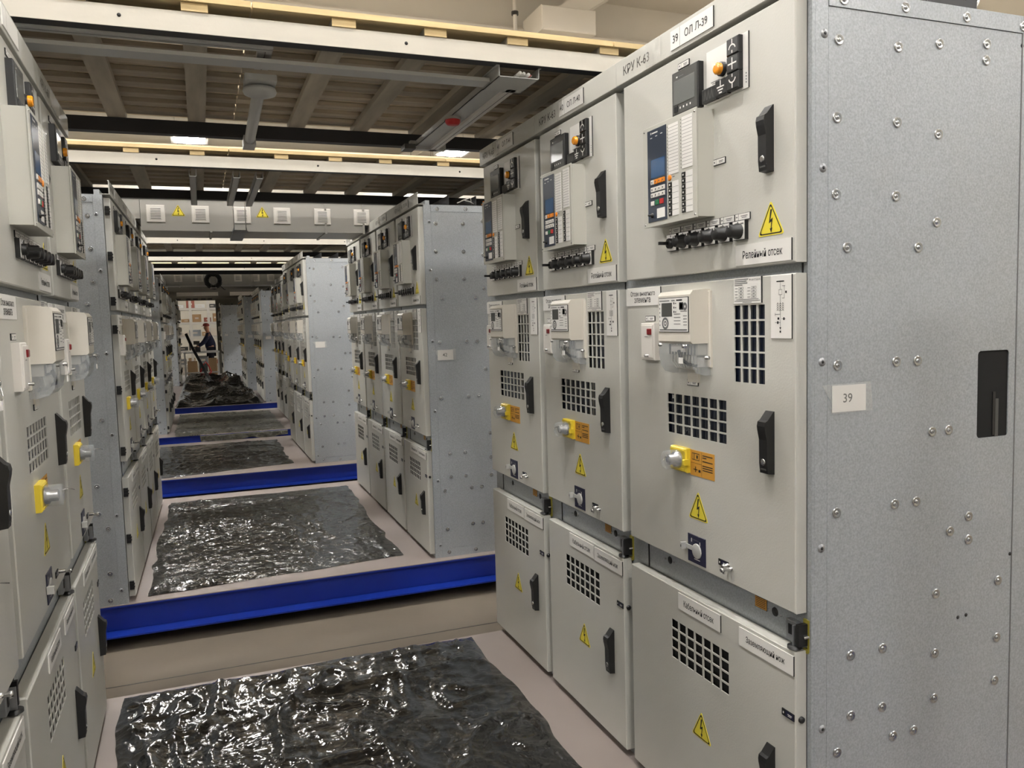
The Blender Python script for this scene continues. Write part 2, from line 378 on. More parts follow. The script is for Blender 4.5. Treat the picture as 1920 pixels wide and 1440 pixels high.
def relay_keys():
    m = MB(); kb = lambda u,z,c,w=.018,h=.014: m.box(u,u+w,-.0665,-.0635,z,z+h,c,.001)
    for k in range(4):
        kb(.046+k*.021,.128,'white_plastic' if k == 0 else 'orange'); kb(.046+k*.021,.105,'white_plastic'); kb(.046+k*.021,.087,'white_plastic')
    kb(.046,.062,'white_plastic'); kb(.072,.062,'green',.020,.016); kb(.098,.062,'red',.020,.016)
    m.box(.080,.126,-.0645,-.0635,.020,.050,'label'); m.lathe([(.008,0),(.008,-.004),(.003,-.005),(.003,-.016)],(.052,-.0635,.032),'y','black',10)
    for k in range(4):
        for z in (.128,.105,.087): m.rect(.052+k*.021,.058+k*.021,z+.004,z+.009,-.0668,'ink_grey')
    return m.mesh('keypad')
def relay_strip(col):
    m = MB(); u0 = .148 if col == 0 else .222; n = 15
    top = .292 if col == 0 else .298
    m.box(u0,u0+.054,-.0632,-.0618,top-.150,top,'label')
    for k in range(1,n): m.rect(u0,u0+.054,top-k*.010-.0005,top-k*.010+.0005,-.0634,'ink_grey')
    for k in range(n): m.rect(u0-.008,u0-.005,top-k*.010-.0065,top-k*.010-.0035,-.0622,'ink')
    return m.mesh('label_strip')
def relay_buttons(col):
    m = MB(); u0 = .146 if col == 0 else .220; n = 6 if col == 0 else 7; top = .120 if col == 0 else .138
    if col == 0: m.lathe([(.009,0),(.009,-.003),(.006,-.004)],(u0+.008,-.062,.133),'y','orange',12); m.rect(u0+.022,u0+.034,.132,.135,-.0622,'ink_grey')
    for k in range(n):
        z = top-(k+1)*.0172; m.box(u0,u0+.018,-.0645,-.0618,z+.001,z+.0162,'black',.001); m.rect(u0+.006,u0+.012,z+.006,z+.011,-.0648,'label')
    m.box(u0+.021,u0+.056,-.0632,-.0618,top-n*.0172,top,'label')
    for k in range(1,n): m.rect(u0+.021,u0+.056,top-k*.0172-.0005,top-k*.0172+.0005,-.0634,'ink_grey')
    return m.mesh('button_column')
def switch_plate():
    m = MB(); m.box(0,.055,-.012,0,0,.053,'black'); m.rect(.001,.054,.001,.052,-.0123,'label'); m.rect(.022,.026,.044,.050,-.0126,'ink'); m.rect(.036,.050,.042,.046,-.0126,'ink_grey')
    return m.mesh('switch_plate')
def switch_knob(lever):
    m = MB()
    if lever: m.lathe([(.016,-.012),(.016,-.024),(.013,-.026)],(.027,0,.024),'y','black',16); m.box(.023,.031,-.058,-.024,.019,.029,'black')
    else: m.lathe([(.022,-.012),(.022,-.020),(.019,-.022),(.018,-.042),(.015,-.045)],(.027,0,.024),'y','black',18); m.rect(.025,.029,.034,.040,-.0455,'label')
    return m.mesh('switch_knob')
def switch_label():
    m = MB(); m.box(0,.066,-.003,0,0,.019,'ink'); m.rect(.001,.015,.001,.018,-.0033,'label'); m.rect(.0165,.065,.001,.018,-.0033,'label')
    m.rect(.004,.012,.008,.011,-.0036,'ink_grey'); m.rect(.026,.056,.0105,.0125,-.0036,'ink_grey'); m.rect(.03,.052,.006,.008,-.0036,'ink_grey')
    return m.mesh('switch_label')
def meter_body():
    m = MB(); w = .178
    m.extr([(0,.093),(-.064,.093),(-.072,.100),(-.072,.240),(-.062,.252),(-.02,.256),(0,.256)], 0, w, 'meter_grey')
    m.box(-.004,w+.008,-.010,0,.02,.250,'meter_grey',.003); m.extr([(0,-.03),(-.006,-.03),(-.006,.03),(0,.03)], .06, .12, 'meter_grey')
    return fix_normals(m.mesh('case'))
def meter_face():
    m = MB(); y = -.0745; m.box(.006,.172,-.0742,-.0715,.128,.234,'ink',.001); m.rect(.008,.170,.130,.232,y,'label')
    y -= .0004
    R = lambda a,b,c,d,k='ink_grey': m.rect(a,b,c,d,y,k)
    R(.024,.084,.176,.218,'dark_grey'); R(.012,.07,.223,.226); R(.08,.10,.223,.226); R(.108,.14,.223,.227,'ink'); R(.012,.165,.133,.137,'ink_grey')
    for k in range(6): R(.012,.016,.212-k*.013,.217-k*.013)
    for k in range(3): R(.092,.097,.213-k*.013,.219-k*.013,'ink'); R(.1,.108,.214-k*.013,.217-k*.013)
    R(.124,.146,.196,.218,'ink'); R(.127,.143,.199,.215,'label'); R(.131,.139,.203,.211); R(.130,.165,.19,.192)
    for k in range(4): R(.094,.13,.182-k*.010,.184-k*.010); R(.145,.165,.176-k*.009,.178-k*.009)
    def ring(cx, cz, r0, r1, k):
        n = 16; m.add([(cx+r*math.cos(2*math.pi*i/n),y-.0002,cz+r*math.sin(2*math.pi*i/n)) for r in (r0,r1) for i in range(n)], [(i,(i+1) % n,n+(i+1) % n,n+i) for i in range(n)], k)
    ring(.045,.155,.012,.019,'ink_grey'); ring(.045,.155,.004,.008,'ink_grey'); ring(.155,.205,.004,.012,'ink_grey')
    return m.mesh('face_plate')
def meter_terminals():
    m = MB(); m.box(.010,.168,-.040,-.006,.058,.092,'meter_grey'); m.box(.03,.11,-.046,-.040,.066,.088,'white_plastic')
    for k in range(9): m.box(.016+k*.017,.020+k*.017,-.044,-.040,.058,.09,'ink_grey')
    m.box(.120,.165,-.030,-.006,.022,.050,'white_plastic')
    for k in range(9):
        u = .02+k*.016; m.tube([(u,-.034,.060),(u+.004,-.038,.035),(u+(.085-u)*.3,-.030,.016),(u+(.1-u)*.6,-.014,.012)], .0032, 'wire_grey', 6)
    m.tube([(.08,-.05,.07),(.10,-.055,.045),(.13,-.05,.03),(.15,-.03,.024)], .005, 'black', 6)
    return m.mesh('terminal_block')
def meter_cover():
    m = MB(); pr = [(-.001,.093),(-.070,.093),(-.071,.060),(-.064,.022),(-.050,.004),(-.020,-.004),(-.001,-.004)]
    for u0, u1 in ((.001,.003),(.175,.177)): m.extr(pr, u0, u1, 'clear')
    vs = [(.001,y,z) for y,z in pr[1:6]]+[(.177,y,z) for y,z in pr[1:6]]
    m.add(vs, [(k,5+k,6+k,k+1) for k in range(4)], 'clear')
    return fix_normals(m.mesh('clear_cover'))
def meter_seal():
    m = MB(); m.lathe([(.006,0),(.007,-.006),(.005,-.012)],(.150,-.070,.086),'y','steel',10); m.lathe([(.005,0),(.005,-.008)],(.012,-.070,.088),'y','steel',10)
    m.tube([(.150,-.08,.084),(.145,-.085,.06),(.14,-.08,.045)], .0012, 'steel', 5); m.box(.130,.150,-.083,-.080,.034,.052,'label'); m.lathe([(.006,0),(.006,.012)],(.182,-.02,.050),'x','steel',8)
    return m.mesh('lead_seal')
def fuse_box_m():
    m = MB(); m.box(0,.085,-.022,0,0,.125,'white_plastic',.003); m.box(.006,.079,-.025,-.022,.008,.117,'white_plastic',.001); m.rect(.03,.05,.078,.080,-.0255,'ink_grey')
    m.lathe([(.004,0),(.005,-.012),(.003,-.014)],(.05,-.025,.016),'y','steel',8)
    return m.mesh('case')
def fuse_switch():
    m = MB(); m.box(.050,.074,-.030,-.025,.086,.106,'dark_red',.002); return m.mesh('rocker_switch')
def lock_plate():
    m = MB(); m.box(0,.092,-.018,0,0,.078,'lock_yellow',.004); m.box(.088,.100,-.030,-.010,.026,.044,'lock_yellow',.002); m.box(.006,.086,-.021,-.018,.006,.012,'lock_yellow'); m.box(.006,.086,-.021,-.018,.066,.072,'lock_yellow')
    return m.mesh('yellow_plate')
def lock_cap():
    m = MB(); m.lathe([(.031,-.019),(.031,-.060),(.028,-.064),(.026,-.0645)],(.044,0,.039),'y','clear',20); return m.mesh('clear_cap')
def lock_button():
    m = MB(); m.lathe([(.024,-.019),(.024,-.030),(.017,-.034),(.017,-.052),(.013,-.054)],(.044,0,.039),'y','steel',18); m.tube([(.05,-.06,.05),(.06,-.075,.052),(.075,-.09,.045)],.0013,'steel',5); return m.mesh('push_button')
def orange_lab():
    m = MB(); m.box(0,.128,-.0012,0,0,.081,'orange_label'); y = -.0016; R = lambda a,b,c,d: m.rect(a,b,c,d,y,'ink')
    R(.0615,.0625,.002,.079); R(.002,.0615,.040,.041); R(.010,.050,.070,.072); R(.010,.050,.050,.052); R(.010,.012,.05,.072); R(.048,.050,.05,.072); R(.020,.023,.052,.07); R(.034,.042,.056,.066)
    for z, b in ((.068,.12),(.061,.088),(.050,.12),(.036,.12),(.029,.12),(.022,.12)): R(.067,b,z,z+.003)
    R(.018,.040,.019,.022); R(.027,.031,.012,.030); R(.045,.056,.014,.022)
    return m.mesh('sticker')
def key_plate_m():
    m = MB(); m.box(0,.096,-.003,0,0,.090,'navy',.001); m.rect(.036,.068,.013,.0155,-.0034,'label'); m.rect(.026,.062,.074,.076,-.0034,'ink_grey'); m.rect(.020,.024,.066,.078,-.0034,'label'); m.rect(.066,.070,.062,.074,-.0034,'label')
    return m.mesh('navy_plate')
def key_flap():
    m = MB(); m.lathe([(.024,-.003),(.024,-.006),(.022,-.007)],(.052,0,.042),'y','alu',20); m.box(-.008,.040,-.0065,-.003,.040,.054,'alu'); m.box(-.016,-.006,-.022,-.003,.036,.058,'alu'); m.rect(-.013,-.009,.043,.051,-.0222,'ink')
    return m.mesh('lock_flap')
def stud_m():
    m = MB(); m.lathe([(.006,0),(.006,-.020),(.004,-.024)],(0,0,0),'y','steel',10); m.lathe([(.005,0),(.005,-.030),(.007,-.032),(.007,-.038)],(.016,0,-.006),'y','steel',10); m.box(.016,.024,-.034,-.030,-.016,-.008,'steel')
    return m.mesh('sealing_stud')
def nameplate_m():
    m = MB(); m.box(0,.121,-.003,0,0,.072,'label'); m.box(.120,.1225,-.0032,0,0,.072,'ink'); y = -.0035
    m.text('АНТЕРА', .078,.118,.062,.067,y,'ink_grey',False); m.add([(.071,y,.067),(.073,y,.061),(.075,y,.067)], [(0,1,2)], 'ink')
    for k, b in enumerate((.066,.058,.062,.04)): m.rect(.005,b,.066-k*.0052,.0682-k*.0052,y,'ink_grey')
    for c in (.006,.062):
        for k in range(4):
            z = .042-k*.0085; m.rect(c,c+.012,z,z+.0015,y,'ink_grey'); m.rect(c+.016,c+.038,z-.002,z+.004,y,'ink_grey'); m.rect(c+.017,c+.037,z-.001,z+.003,y-.0001,'label'); m.rect(c+.022,c+.032,z,z+.002,y-.0002,'ink_grey')
    for k, (a, b) in enumerate(((.012,.11),(.004,.116),(.04,.08))): m.rect(a,b,.0105-k*.004,.012-k*.004,y,'ink_grey')
    return m.mesh('rating_plate')
def scheme_m():
    m = MB(); m.box(0,.082,-.003,0,0,.167,'label',.001); m.box(.081,.083,-.0026,0,0,.167,'ink'); y = -.0034; R = lambda a,b,c,d: m.rect(a,b,c,d,y,'ink')
    R(.024,.054,.149,.152); R(.0385,.0395,.022,.149)
    for z in (.128,.115,.0): 
        if z: R(.033,.045,z,z+.0012); 
    R(.033,.034,.115,.129); R(.045,.046,.115,.129); m.rect(.034,.045,.116,.128,y-.0001,'label'); R(.046,.058,.138,.139); R(.054,.055,.106,.138); R(.046,.055,.106,.107); R(.058,.064,.119,.125)
    for c in (.029,.039,.049):
        for k in range(4):
            z = .074+k*.0055; m.add([(c-.004,y,z),(c,y,z+.005),(c+.004,y,z),(c+.003,y,z-.001),(c,y,z+.003),(c-.003,y,z-.001)], [(0,5,4,1),(1,4,3,2)], 'ink')
    R(.018,.039,.064,.065); R(.018,.019,.060,.068); R(.028,.035,.050,.056); R(.044,.060,.052,.053); R(.050,.056,.049,.056); R(.018,.039,.042,.043); R(.026,.032,.039,.046); m.add([(.035,y,.030),(.039,y,.024),(.043,y,.030)], [(0,1,2)], 'ink'); R(.036,.042,.016,.021)
    return m.mesh('line_diagram')
def gap_sticker():
    m = MB(); m.box(0,.053,-.001,0,0,.05,'ink'); m.rect(.0015,.0515,.0015,.0485,-.0014,'orange_label')
    for k in range(8): m.rect(.005,.048,.005+k*.0052,.0072+k*.0052,-.0017,'ink')
    return m.mesh('sticker')
def hole_m():
    m = MB(); m.lathe([(.013,0),(.013,-.0012)],(0,0,0),'y','ink',14); 
    for s in (-1,1): m.lathe([(.004,0),(.004,-.004)],(s*.026,0,-.002),'y','galv_dark',8)
    return m.mesh('cover_hole')
def latch_m():
    m = MB(); m.box(0,.040,-.016,0,.006,.062,'galv_dark',.002); m.box(.012,.026,-.018,-.016,.024,.052,'black'); m.box(.041,.046,-.030,0,.0,.058,'galv_dark'); m.lathe([(.019,0),(.019,.007)],(.044,-.024,-.004),'z','black',16); m.box(.056,.068,-.03,.0,.006,.066,'black')
    return m.mesh('latch')
def latch_bracket():
    m = MB(); m.box(.066,.074,-.001,.006,-.012,.072,'chromate'); m.box(.052,.070,-.002,.006,-.016,-.004,'chromate'); m.box(.052,.074,-.002,.006,.064,.076,'chromate'); m.lathe([(.004,0),(.004,-.014)],(.070,-.001,.030),'y','steel',8)
    return m.mesh('latch_bracket')
def hinge_m():
    m = MB(); m.box(-.020,0,.004,.030,0,.052,'black',.002); m.box(-.024,-.006,.000,.028,.014,.022,'black'); m.box(-.024,-.006,.000,.028,.032,.040,'black')
    return m.mesh('hinge')
def knob_m():
    m = MB(); m.lathe([(.009,0),(.009,.006),(.005,.009)],(0,0,0),'x','black',12); return m.mesh('knob')
def carcass_m(dw):
    m = MB(); m.box(-ML+.0005,dw+MR-.0005,TD+.004,DEP,-.03,HT,'galv')
    m.box(.06,.064,TD+.001,TD+.006,.745,.845,'ink'); m.box(dw-.02,dw-.016,TD+.001,TD+.006,1.745,1.772,'ink')
    return m.mesh('carcass')
def trough_m(dw):
    m = MB(); a, b = -ML+.0005, dw+MR-.0005
    m.box(a,b,.08,.60,HT,HT+.004,'charcoal'); m.box(a,b,.60,.604,HT,HT+.085,'charcoal'); m.box(a,b,.22,.223,HT,HT+.07,'charcoal'); m.box(a,b,.42,.423,HT,HT+.07,'charcoal'); m.box(a,b,.05,.08,HT,HT+.03,'galv')
    return m.mesh('cable_trough')
def strip_m(dw, num):
    m = MB(); a, b = -ML+.0008, dw+MR-.0008; z0, z1 = 2.458, 2.541
    m.box(a,b,-.004,0,z0,z1,'paint',.0015); m.box(a,b,0,.06,z0,z0+.003,'paint'); m.box(a,b,0,.004,z1-.003,z1,'paint')
    m.text('КРУ К-63', .004,.186,z0+.024,z0+.056,-.0045,'trim_ink')
    return m.mesh('header_strip')
def num_plate(num):
    m = MB(); m.box(0,.225,-.003,0,0,.058,'label'); m.box(.2245,.226,-.0031,0,0,.058,'ink'); m.rect(.052,.0532,.0,.058,-.0034,'ink')
    if num: m.text(num,.010,.046,.018,.042,-.0035); m.text('ОЛ Л-'+num,.075,.20,.018,.042,-.0035)
    return m.mesh('number_plate')
def strip_tape():
    m = MB(); n = 9
    vs = []; random.seed(3)
    for k in range(n):
        for j in range(3): vs.append((k*.012, -.001-random.random()*.006, j*.036+random.uniform(-.004,.004)))
    m.add(vs, [(k*3+j,(k+1)*3+j,(k+1)*3+j+1,k*3+j+1) for k in range(n-1) for j in range(2)], 'tape'); return m.mesh('crinkled_tape')
SC = [(.074,2.34),(.070,2.008),(.069,1.514),(.068,1.022),(.072,.526),(.073,.06)]
DMP = [(.12,2.329),(.318,2.329),(.463,2.351),(.638,2.367),(.637,2.323),(.115,2.136),(.316,2.136),(.463,2.114),(.113,1.943),(.314,1.944),(.133,2.428),(.339,2.431),(.558,2.429),(.776,2.427),(.461,1.878),(.15,1.808),(.395,1.81),(.12,1.503),(.321,1.504),(.397,1.503),(.454,1.303),(.516,1.303),(.118,1.112),(.32,1.113),(.398,1.112),(.599,1.047),(.527,1.012),(.6,.979),(.722,.841),(.476,.838),(.721,.669),(.716,.538),(.169,.713),(.281,.713),(.475,.664),(.474,.532),(.17,.543),(.281,.545),(.322,.453),(.398,.453),(.123,.449),(.13,.17),(.322,.19),(.398,.19),(.55,.17),(.136,.004),(.337,.0),(.56,.0)]
def panel_m(cut):
    # local: x = out of the side (towards viewer of the side), y = depth, z ; sheet face at x=.004
    m = MB(); X = .004
    def pl(y0,y1,z0,z1,x): m.box(0,x,y0,y1,z0,z1,'galv')
    pl(.046,.0865,-.03,2.455,X); pl(.0872,.775,.032,2.408,X) if not cut else None
    if cut:
        pl(.0872,.626,.032,2.408,X); pl(.750,.775,.032,2.408,X); pl(.626,.750,.032,1.270,X); pl(.626,.750,1.520,2.408,X)
        for (cy, cz, sy, sz) in ((.626,1.270,1,1),(.750,1.270,-1,1),(.750,1.520,-1,-1),(.626,1.520,1,-1)):
            r = .012; P = [(cy,cz)]+[(cy+sy*r*(1-math.sin(t)),cz+sz*r*(1-math.cos(t))) for t in (0,.4,.8,1.2,1.571)]
            n = len(P); m.add([(0,y,z) for y,z in P]+[(X,y,z) for y,z in P], [tuple(range(n)),tuple(range(2*n-1,n-1,-1))], 'galv')
        m.box(-.001,.0005,.60,.78,1.25,1.54,'void'); m.box(.0006,.003,.690,.700,1.275,1.40,'black'); m.box(.0006,.0035,.70,.712,1.27,1.38,'dark_grey')
    pl(.0872,.775,2.409,2.455,X+.003); pl(.0872,.775,-.03,.031,X+.002)
    pl(.779,DEP,-.03,2.455,X-.001); m.box(0,X+.001,.775,.779,-.03,2.455,'ink_grey')
    m.extr([(.036,-.03),(.046,-.03),(.046,2.455),(.036,2.455)], -.012, X-.0005, 'galv')
    return fix_normals(m.mesh('side_panel'))
def dimple_m():
    m = MB(); m.lathe([(.0142,0),(.0134,.0028),(.0126,.0031),(.0065,.0003),(.0056,.0003),(.005,.0022),(.0035,.0034),(.001,.0034)],(0,0,0),'x','rivet',18); m.lathe([(.0015,.0),(.0015,.0037)],(0,0,0),'x','ink',6); return m.mesh('rivet')
def screw_m():
    m = MB(); m.lathe([(.0115,0),(.0115,.001),(.008,.0012),(.0075,.003),(.0045,.003)],(0,0,0),'x','galv_dark',14); m.lathe([(.0045,.0),(.0045,.0032)],(0,0,0),'x','ink',8); return m.mesh('bolt')
def paper_m(num):
    m = MB(); m.box(0,.001,0,.113,0,.070,'label')
    if num:
        v, f, x0, x1, y0, y1 = text_geo(num); k = .024/(y1-y0)
        m.add([(.0014,.036+(a-x0)*k*1.0,.024+(b-y0)*k) for a,b in v], f, 'ink')
    return m
def paper_tape():
    m = MB(); m.add([(.0018,-.034,.073),(.0018,.128,.076),(.0018,.132,.05),(.0018,.137,-.002),(.0018,-.006,-.004),(.0018,-.004,.03),(.0018,-.02,.05)], [tuple(range(7))], 'tape'); return m.mesh('clear_tape')

def cabinet(label, dw, loc, rz, tier, panel=None, num=None, paper=None, cut=False, lamp_label=None, group=None, tape=False):
    r = dw-WW; c = r/2
    T = thing('switchgear_cabinet', label, 'cabinet', loc, rz, group)
    def P(key, fn, name, par=T, x=0, y=0, z=0, lab=None): return link(shared(key, fn), name, par, (x,y,z), lab)
    P(('carc',dw), lambda: carcass_m(dw), 'carcass'); P(('trough',dw), lambda: trough_m(dw), 'cable_trough')
    st = P(('strip',dw), lambda: strip_m(dw,num), 'header_strip')
    P(('np',num), lambda: num_plate(num), 'number_plate', st, .315+c, -.004, 2.470)
    if tape: P('tape', strip_tape, 'crinkled_tape', st, .165, -.005, 2.462)
    d1 = P(('d1',dw), lambda: door_mesh(dw,1.773,2.443,[]), 'relay_door')
    d2 = P(('d2',dw), lambda: door_mesh(dw,.847,1.745,[G(c),GV(r)]), 'breaker_door')
    d3 = P(('d3',dw), lambda: door_mesh(dw,0,.743,[G2(c)]), 'cable_door')
    def pane():
        m = MB(); m.box(.24+c,.60+c,.010,.013,1.25,1.40,'dark_glass'); m.box(.60+r,.77+r,.010,.013,1.44,1.68,'dark_glass')
        m.text('ПТЕРА',.310+c,.376+c,1.266,1.289,.0097,'ink_grey'); m.rect(.275+c,.283+c,1.374,1.386,.0097,'label')
        return m.mesh('dark_pane')
    P(('pane',dw), pane, 'dark_pane', d2)
    P(('pane3',dw), lambda: MB().box(.25+c,.60+c,.012,.015,.48,.645,'void').mesh('dark_pane'), 'dark_pane', d3)  # black sheet in place of the shaded inside behind the vent holes
    for d, z in ((d1,2.015),(d2,1.208),(d3,.268)): P('handle', handle_mesh, 'handle', d, .748+r, 0, z)
    for d, zz in ((d1,(2.34,2.07,1.80)),(d2,(1.63,1.26,.885)),(d3,(.63,.34,.045))):
        for z in (zz if panel == 'L' else ()): P('hinge', hinge_m, 'hinge', d, 0, 0, z)
    P('knob', knob_m, 'knob', d3, dw, .018, .555)
    # relay compartment devices
    D = P('disp', display_mesh, 'display_unit', x=.341+r, z=2.259); P('disps', display_screen, 'screen', D)
    if tier < 2: P('dispk', display_keys, 'keys', D)
    MP = P('mimic', mimic_plate, 'mimic_panel', x=.500+r, z=2.258)
    P('amb', lamp_amber, 'indicator_lamp', MP, .080, -.003, .080)
    for kd, u, z in (('up',.116,.100),('cross',.116,.053),('down',.116,.006),('earth',.062,.004),('coil',-.007,.003)): P(('mim',kd), lambda: mim(kd), 'symbol_block', MP, u, -.003, z)
    RL = P('rlc', relay_body, 'protection_relay', x=.236+c, z=1.932)
    P('rlp', relay_panel, 'front_panel', RL); P('rlk', relay_keys, 'keypad', RL)
    for q in (0,1): P(('rls',q), lambda: relay_strip(q), 'label_strip', RL); P(('rlb',q), lambda: relay_buttons(q), 'button_column', RL)
    for k in range(6):
        sp = P('swp', switch_plate, 'rotary_switch', x=.287+r+k*.0688, z=1.850); P(('swk',k == 0), lambda: switch_knob(k == 0), 'switch_knob', sp)
        P('swl', switch_label, 'switch_label', x=.287+r+k*.0688, z=1.9045)
    for u, z in ((.781+r,1.850),(.432+c,1.002),(.438+c,.288)): P('tri', tri_mesh, 'warning_triangle', x=u, z=z)
    P('pl1', lambda: plate_mesh(.232,.057,['Релейный отсек'],.64), 'name_plate', x=.632+r, z=1.779)
    P('pl2', lambda: plate_mesh(.229,.060,['Отсек выкатного','элемента'],.74), 'name_plate', x=.001, z=1.682)
    P('pl3', lambda: plate_mesh(.232,.054,['Кабельный отсек'],.66), 'name_plate', x=.315+c, z=.679)
    P('pl4', lambda: plate_mesh(.234,.055,['Заземляющий нож'],.66), 'name_plate', x=.637+r, z=.676)
    # breaker compartment devices
    ME = P('mtc', meter_body, 'energy_meter', x=.328+c, z=1.466); P('mtf', meter_face, 'face_plate', ME); P('mtcv', meter_cover, 'clear_cover', ME); P('mtt', meter_terminals, 'terminal_block', ME)
    FB = P('fb', fuse_box_m, 'fuse_box', x=.132+c, z=1.497); P('fbs', fuse_switch, 'rocker_switch', FB)
    LK = P('lkp', lock_plate, 'emergency_button', x=.300+c, z=1.146); P('lkb', lock_button, 'push_button', LK); P('lkc', lock_cap, 'clear_cap', LK)
    P('olab', orange_lab, 'instruction_sticker', x=.392+c, z=1.141)
    KP = P('kp', key_plate_m, 'key_plate', x=.375+c, z=.859); P('kpf', key_flap, 'lock_flap', KP)
    P('stud', stud_m, 'sealing_stud', x=.586+c, z=.900)
    P('rate', nameplate_m, 'rating_plate', x=.623+r, z=1.673); P('sch', scheme_m, 'line_diagram', x=.782+r, z=1.576)
    LT = P('lat', latch_m, 'latch', x=dw-.062, y=TD, z=.752); P('latb', latch_bracket, 'latch_bracket', LT)
    P('gst', gap_sticker, 'sticker', x=.658+r, y=TD+.004, z=.794); P('ghl', hole_m, 'cover_hole', x=.745+r, y=TD+.004, z=.805); P('ghl', hole_m, 'cover_hole', x=.20, y=TD+.004, z=.805)
    if tier < 2:
        P('mts', meter_seal, 'lead_seal', ME)
        P(('tl',.06,.018), lambda: tiny_label(.06,.018), 'small_label', x=.350+r, z=2.402); P(('tl',.06,.018), None, 'small_label', x=.527+c, z=2.076)
        P(('tl',.06,.018), None, 'small_label', x=.132+c, z=1.628); P(('tl',.06,.018), None, 'small_label', x=.381+c, z=1.425)
        P(('tld',.048,.019), lambda: tiny_label(.048,.019,True), 'small_label', x=.539+c, z=.890); P(('tld',.048,.019), None, 'small_label', x=.824+r, z=.551)
    if panel:
        sgn = 1 if panel == 'R' else -1
        sp = link(shared(('pan',cut), lambda: panel_m(cut)), 'side_panel', T, (dw+MR if sgn > 0 else -ML, 0, 0)); sp.scale = (sgn,1,1)
        for y, z in SC: link(shared('screw', screw_m), 'bolt', sp, (.004,y,z))
        for y, z in DMP: link(shared('dimple', dimple_m), 'rivet', sp, (.0045 if z < 2.4 and z > .03 else .0065, y, z))
        if cut:
            for y, z in ((.776,2.375),(.564,.755),(.596,.757),(.770,.915)): link(shared('ph', lambda: MB().lathe([(.006,0),(.006,.0008)],(0,0,0),'x','ink',6).mesh('punched_hole')), 'punched_hole', sp, (.004,y,z))
        if paper is not None:
            pm = paper_m(paper or None)
            pg = link(pm.mesh('number_tag'), 'number_tag', T, (dw+MR+.0055, .101, 1.380)); link(shared('ptape', paper_tape), 'clear_tape', pg)
    return T
ORD = ['nearest','second','third','fourth']
def row(side, x, ynear, yw, widths, tier, desc, nums=None, paper=None, cut=False, z=0, group=None, labels=None, panel=True):
    """cabinets from the near end to the far end; yw = small turn of the whole row"""
    y = ynear; out = []
    for i, dw in enumerate(widths):
        lab = labels[i] if labels else f'light grey switchgear cabinet, {ORD[i]} in the {desc}'
        if side == 'R':
            ox, oy = x, y+dw; rz = -math.pi/2
        else: ox, oy = x, y; rz = math.pi/2
        dx, dy = ox-x, oy-ynear
        ox, oy = x+math.cos(yw)*dx-math.sin(yw)*dy, ynear+math.sin(yw)*dx+math.cos(yw)*dy
        out.append(cabinet(lab, dw, (ox,oy,z), rz+yw, tier, panel=(('R' if side == 'R' else 'L') if (i == 0 and panel) else None), num=(nums[i] if nums else None), paper=(paper if i == 0 else None), cut=(cut and i == 0), group=group, tape=(nums is not None)))
        y += dw+.06
    return out
row('R', 0, 1.672, 0, [WW,NW,NW], 0, '', ['39','40','41'], '39', True, group='cabinets of the nearest right-hand group',
    labels=['light grey switchgear cabinet numbered 39 with wide doors and large galvanised side wall','light grey switchgear cabinet numbered 40, between cabinets 39 and 41','light grey switchgear cabinet numbered 41, farthest of the three big cabinets on the right'])
row('L', -1.862, 1.30, math.radians(.9), [WW,WW,NW], 0, '', group='cabinets of the nearest left-hand group',
    labels=['light grey switchgear cabinet cut by the left edge of the picture','light grey switchgear cabinet in the middle of the nearest left-hand group','light grey switchgear cabinet at the far end of the nearest left-hand group'])
row('R', .0, -1.84, 0, [NW]*3, 2, 'unseen right-hand group added behind the photographer', group='added cabinets of the unseen right-hand block behind the photographer')  # unseen row, added to keep low light off the nearest side wall
row('L', -1.862, -1.84, 0, [NW]*3, 2, 'unseen left-hand group added beside the photographer', group='added cabinets of the unseen left-hand block beside the photographer')  # unseen companion row, added to cut the light from behind
row('R', .012, 5.468, math.radians(-.3), [NW]*4, 0, 'right-hand group with the paper number 42', ['42','43','44','45'], '42', group='cabinets of the second right-hand group')
row('L', -1.892, 5.43, math.radians(-.7), [NW]*4, 0, 'left-hand group with black hinges across the first gap', group='cabinets of the second left-hand group')
row('R', -.24, 9.97, math.radians(.3), [NW,WW,NW], 1, 'right-hand group with a blank paper strip', paper='', group='cabinets of the third right-hand group')
row('L', -2.12, 9.97, 0, [NW,WW,NW], 2, 'left-hand group hidden behind the hinged one', group='cabinets of the third left-hand group')
row('R', -.05, 13.86, 0, [WW,NW,NW,NW], 1, 'right-hand group behind the blank paper strip', paper='', group='cabinets of the fourth right-hand group')
row('L', -1.98, 14.05, 0, [NW]*4, 1, 'left-hand group beside the greyish film', group='cabinets of the fourth left-hand group')
row('R', -.18, 18.75, math.radians(-.6), [NW]*4, 2, 'right-hand group beside the heaped black film', paper='', group='cabinets of the fifth right-hand group')
row('R', -.36, 22.5, 0, [NW]*3, 2, 'far right-hand group behind the heaped black film', paper='', group='cabinets of the sixth right-hand group')
row('R', -.75, 30.0, 0, [NW]*2, 2, 'farthest right-hand group beside the bright opening', paper='', group='cabinets of the farthest right-hand group')
row('L', -2.06, 25.9, 0, [NW]*3, 2, 'farthest left-hand group beside the bright opening', group='cabinets of the farthest left-hand group')

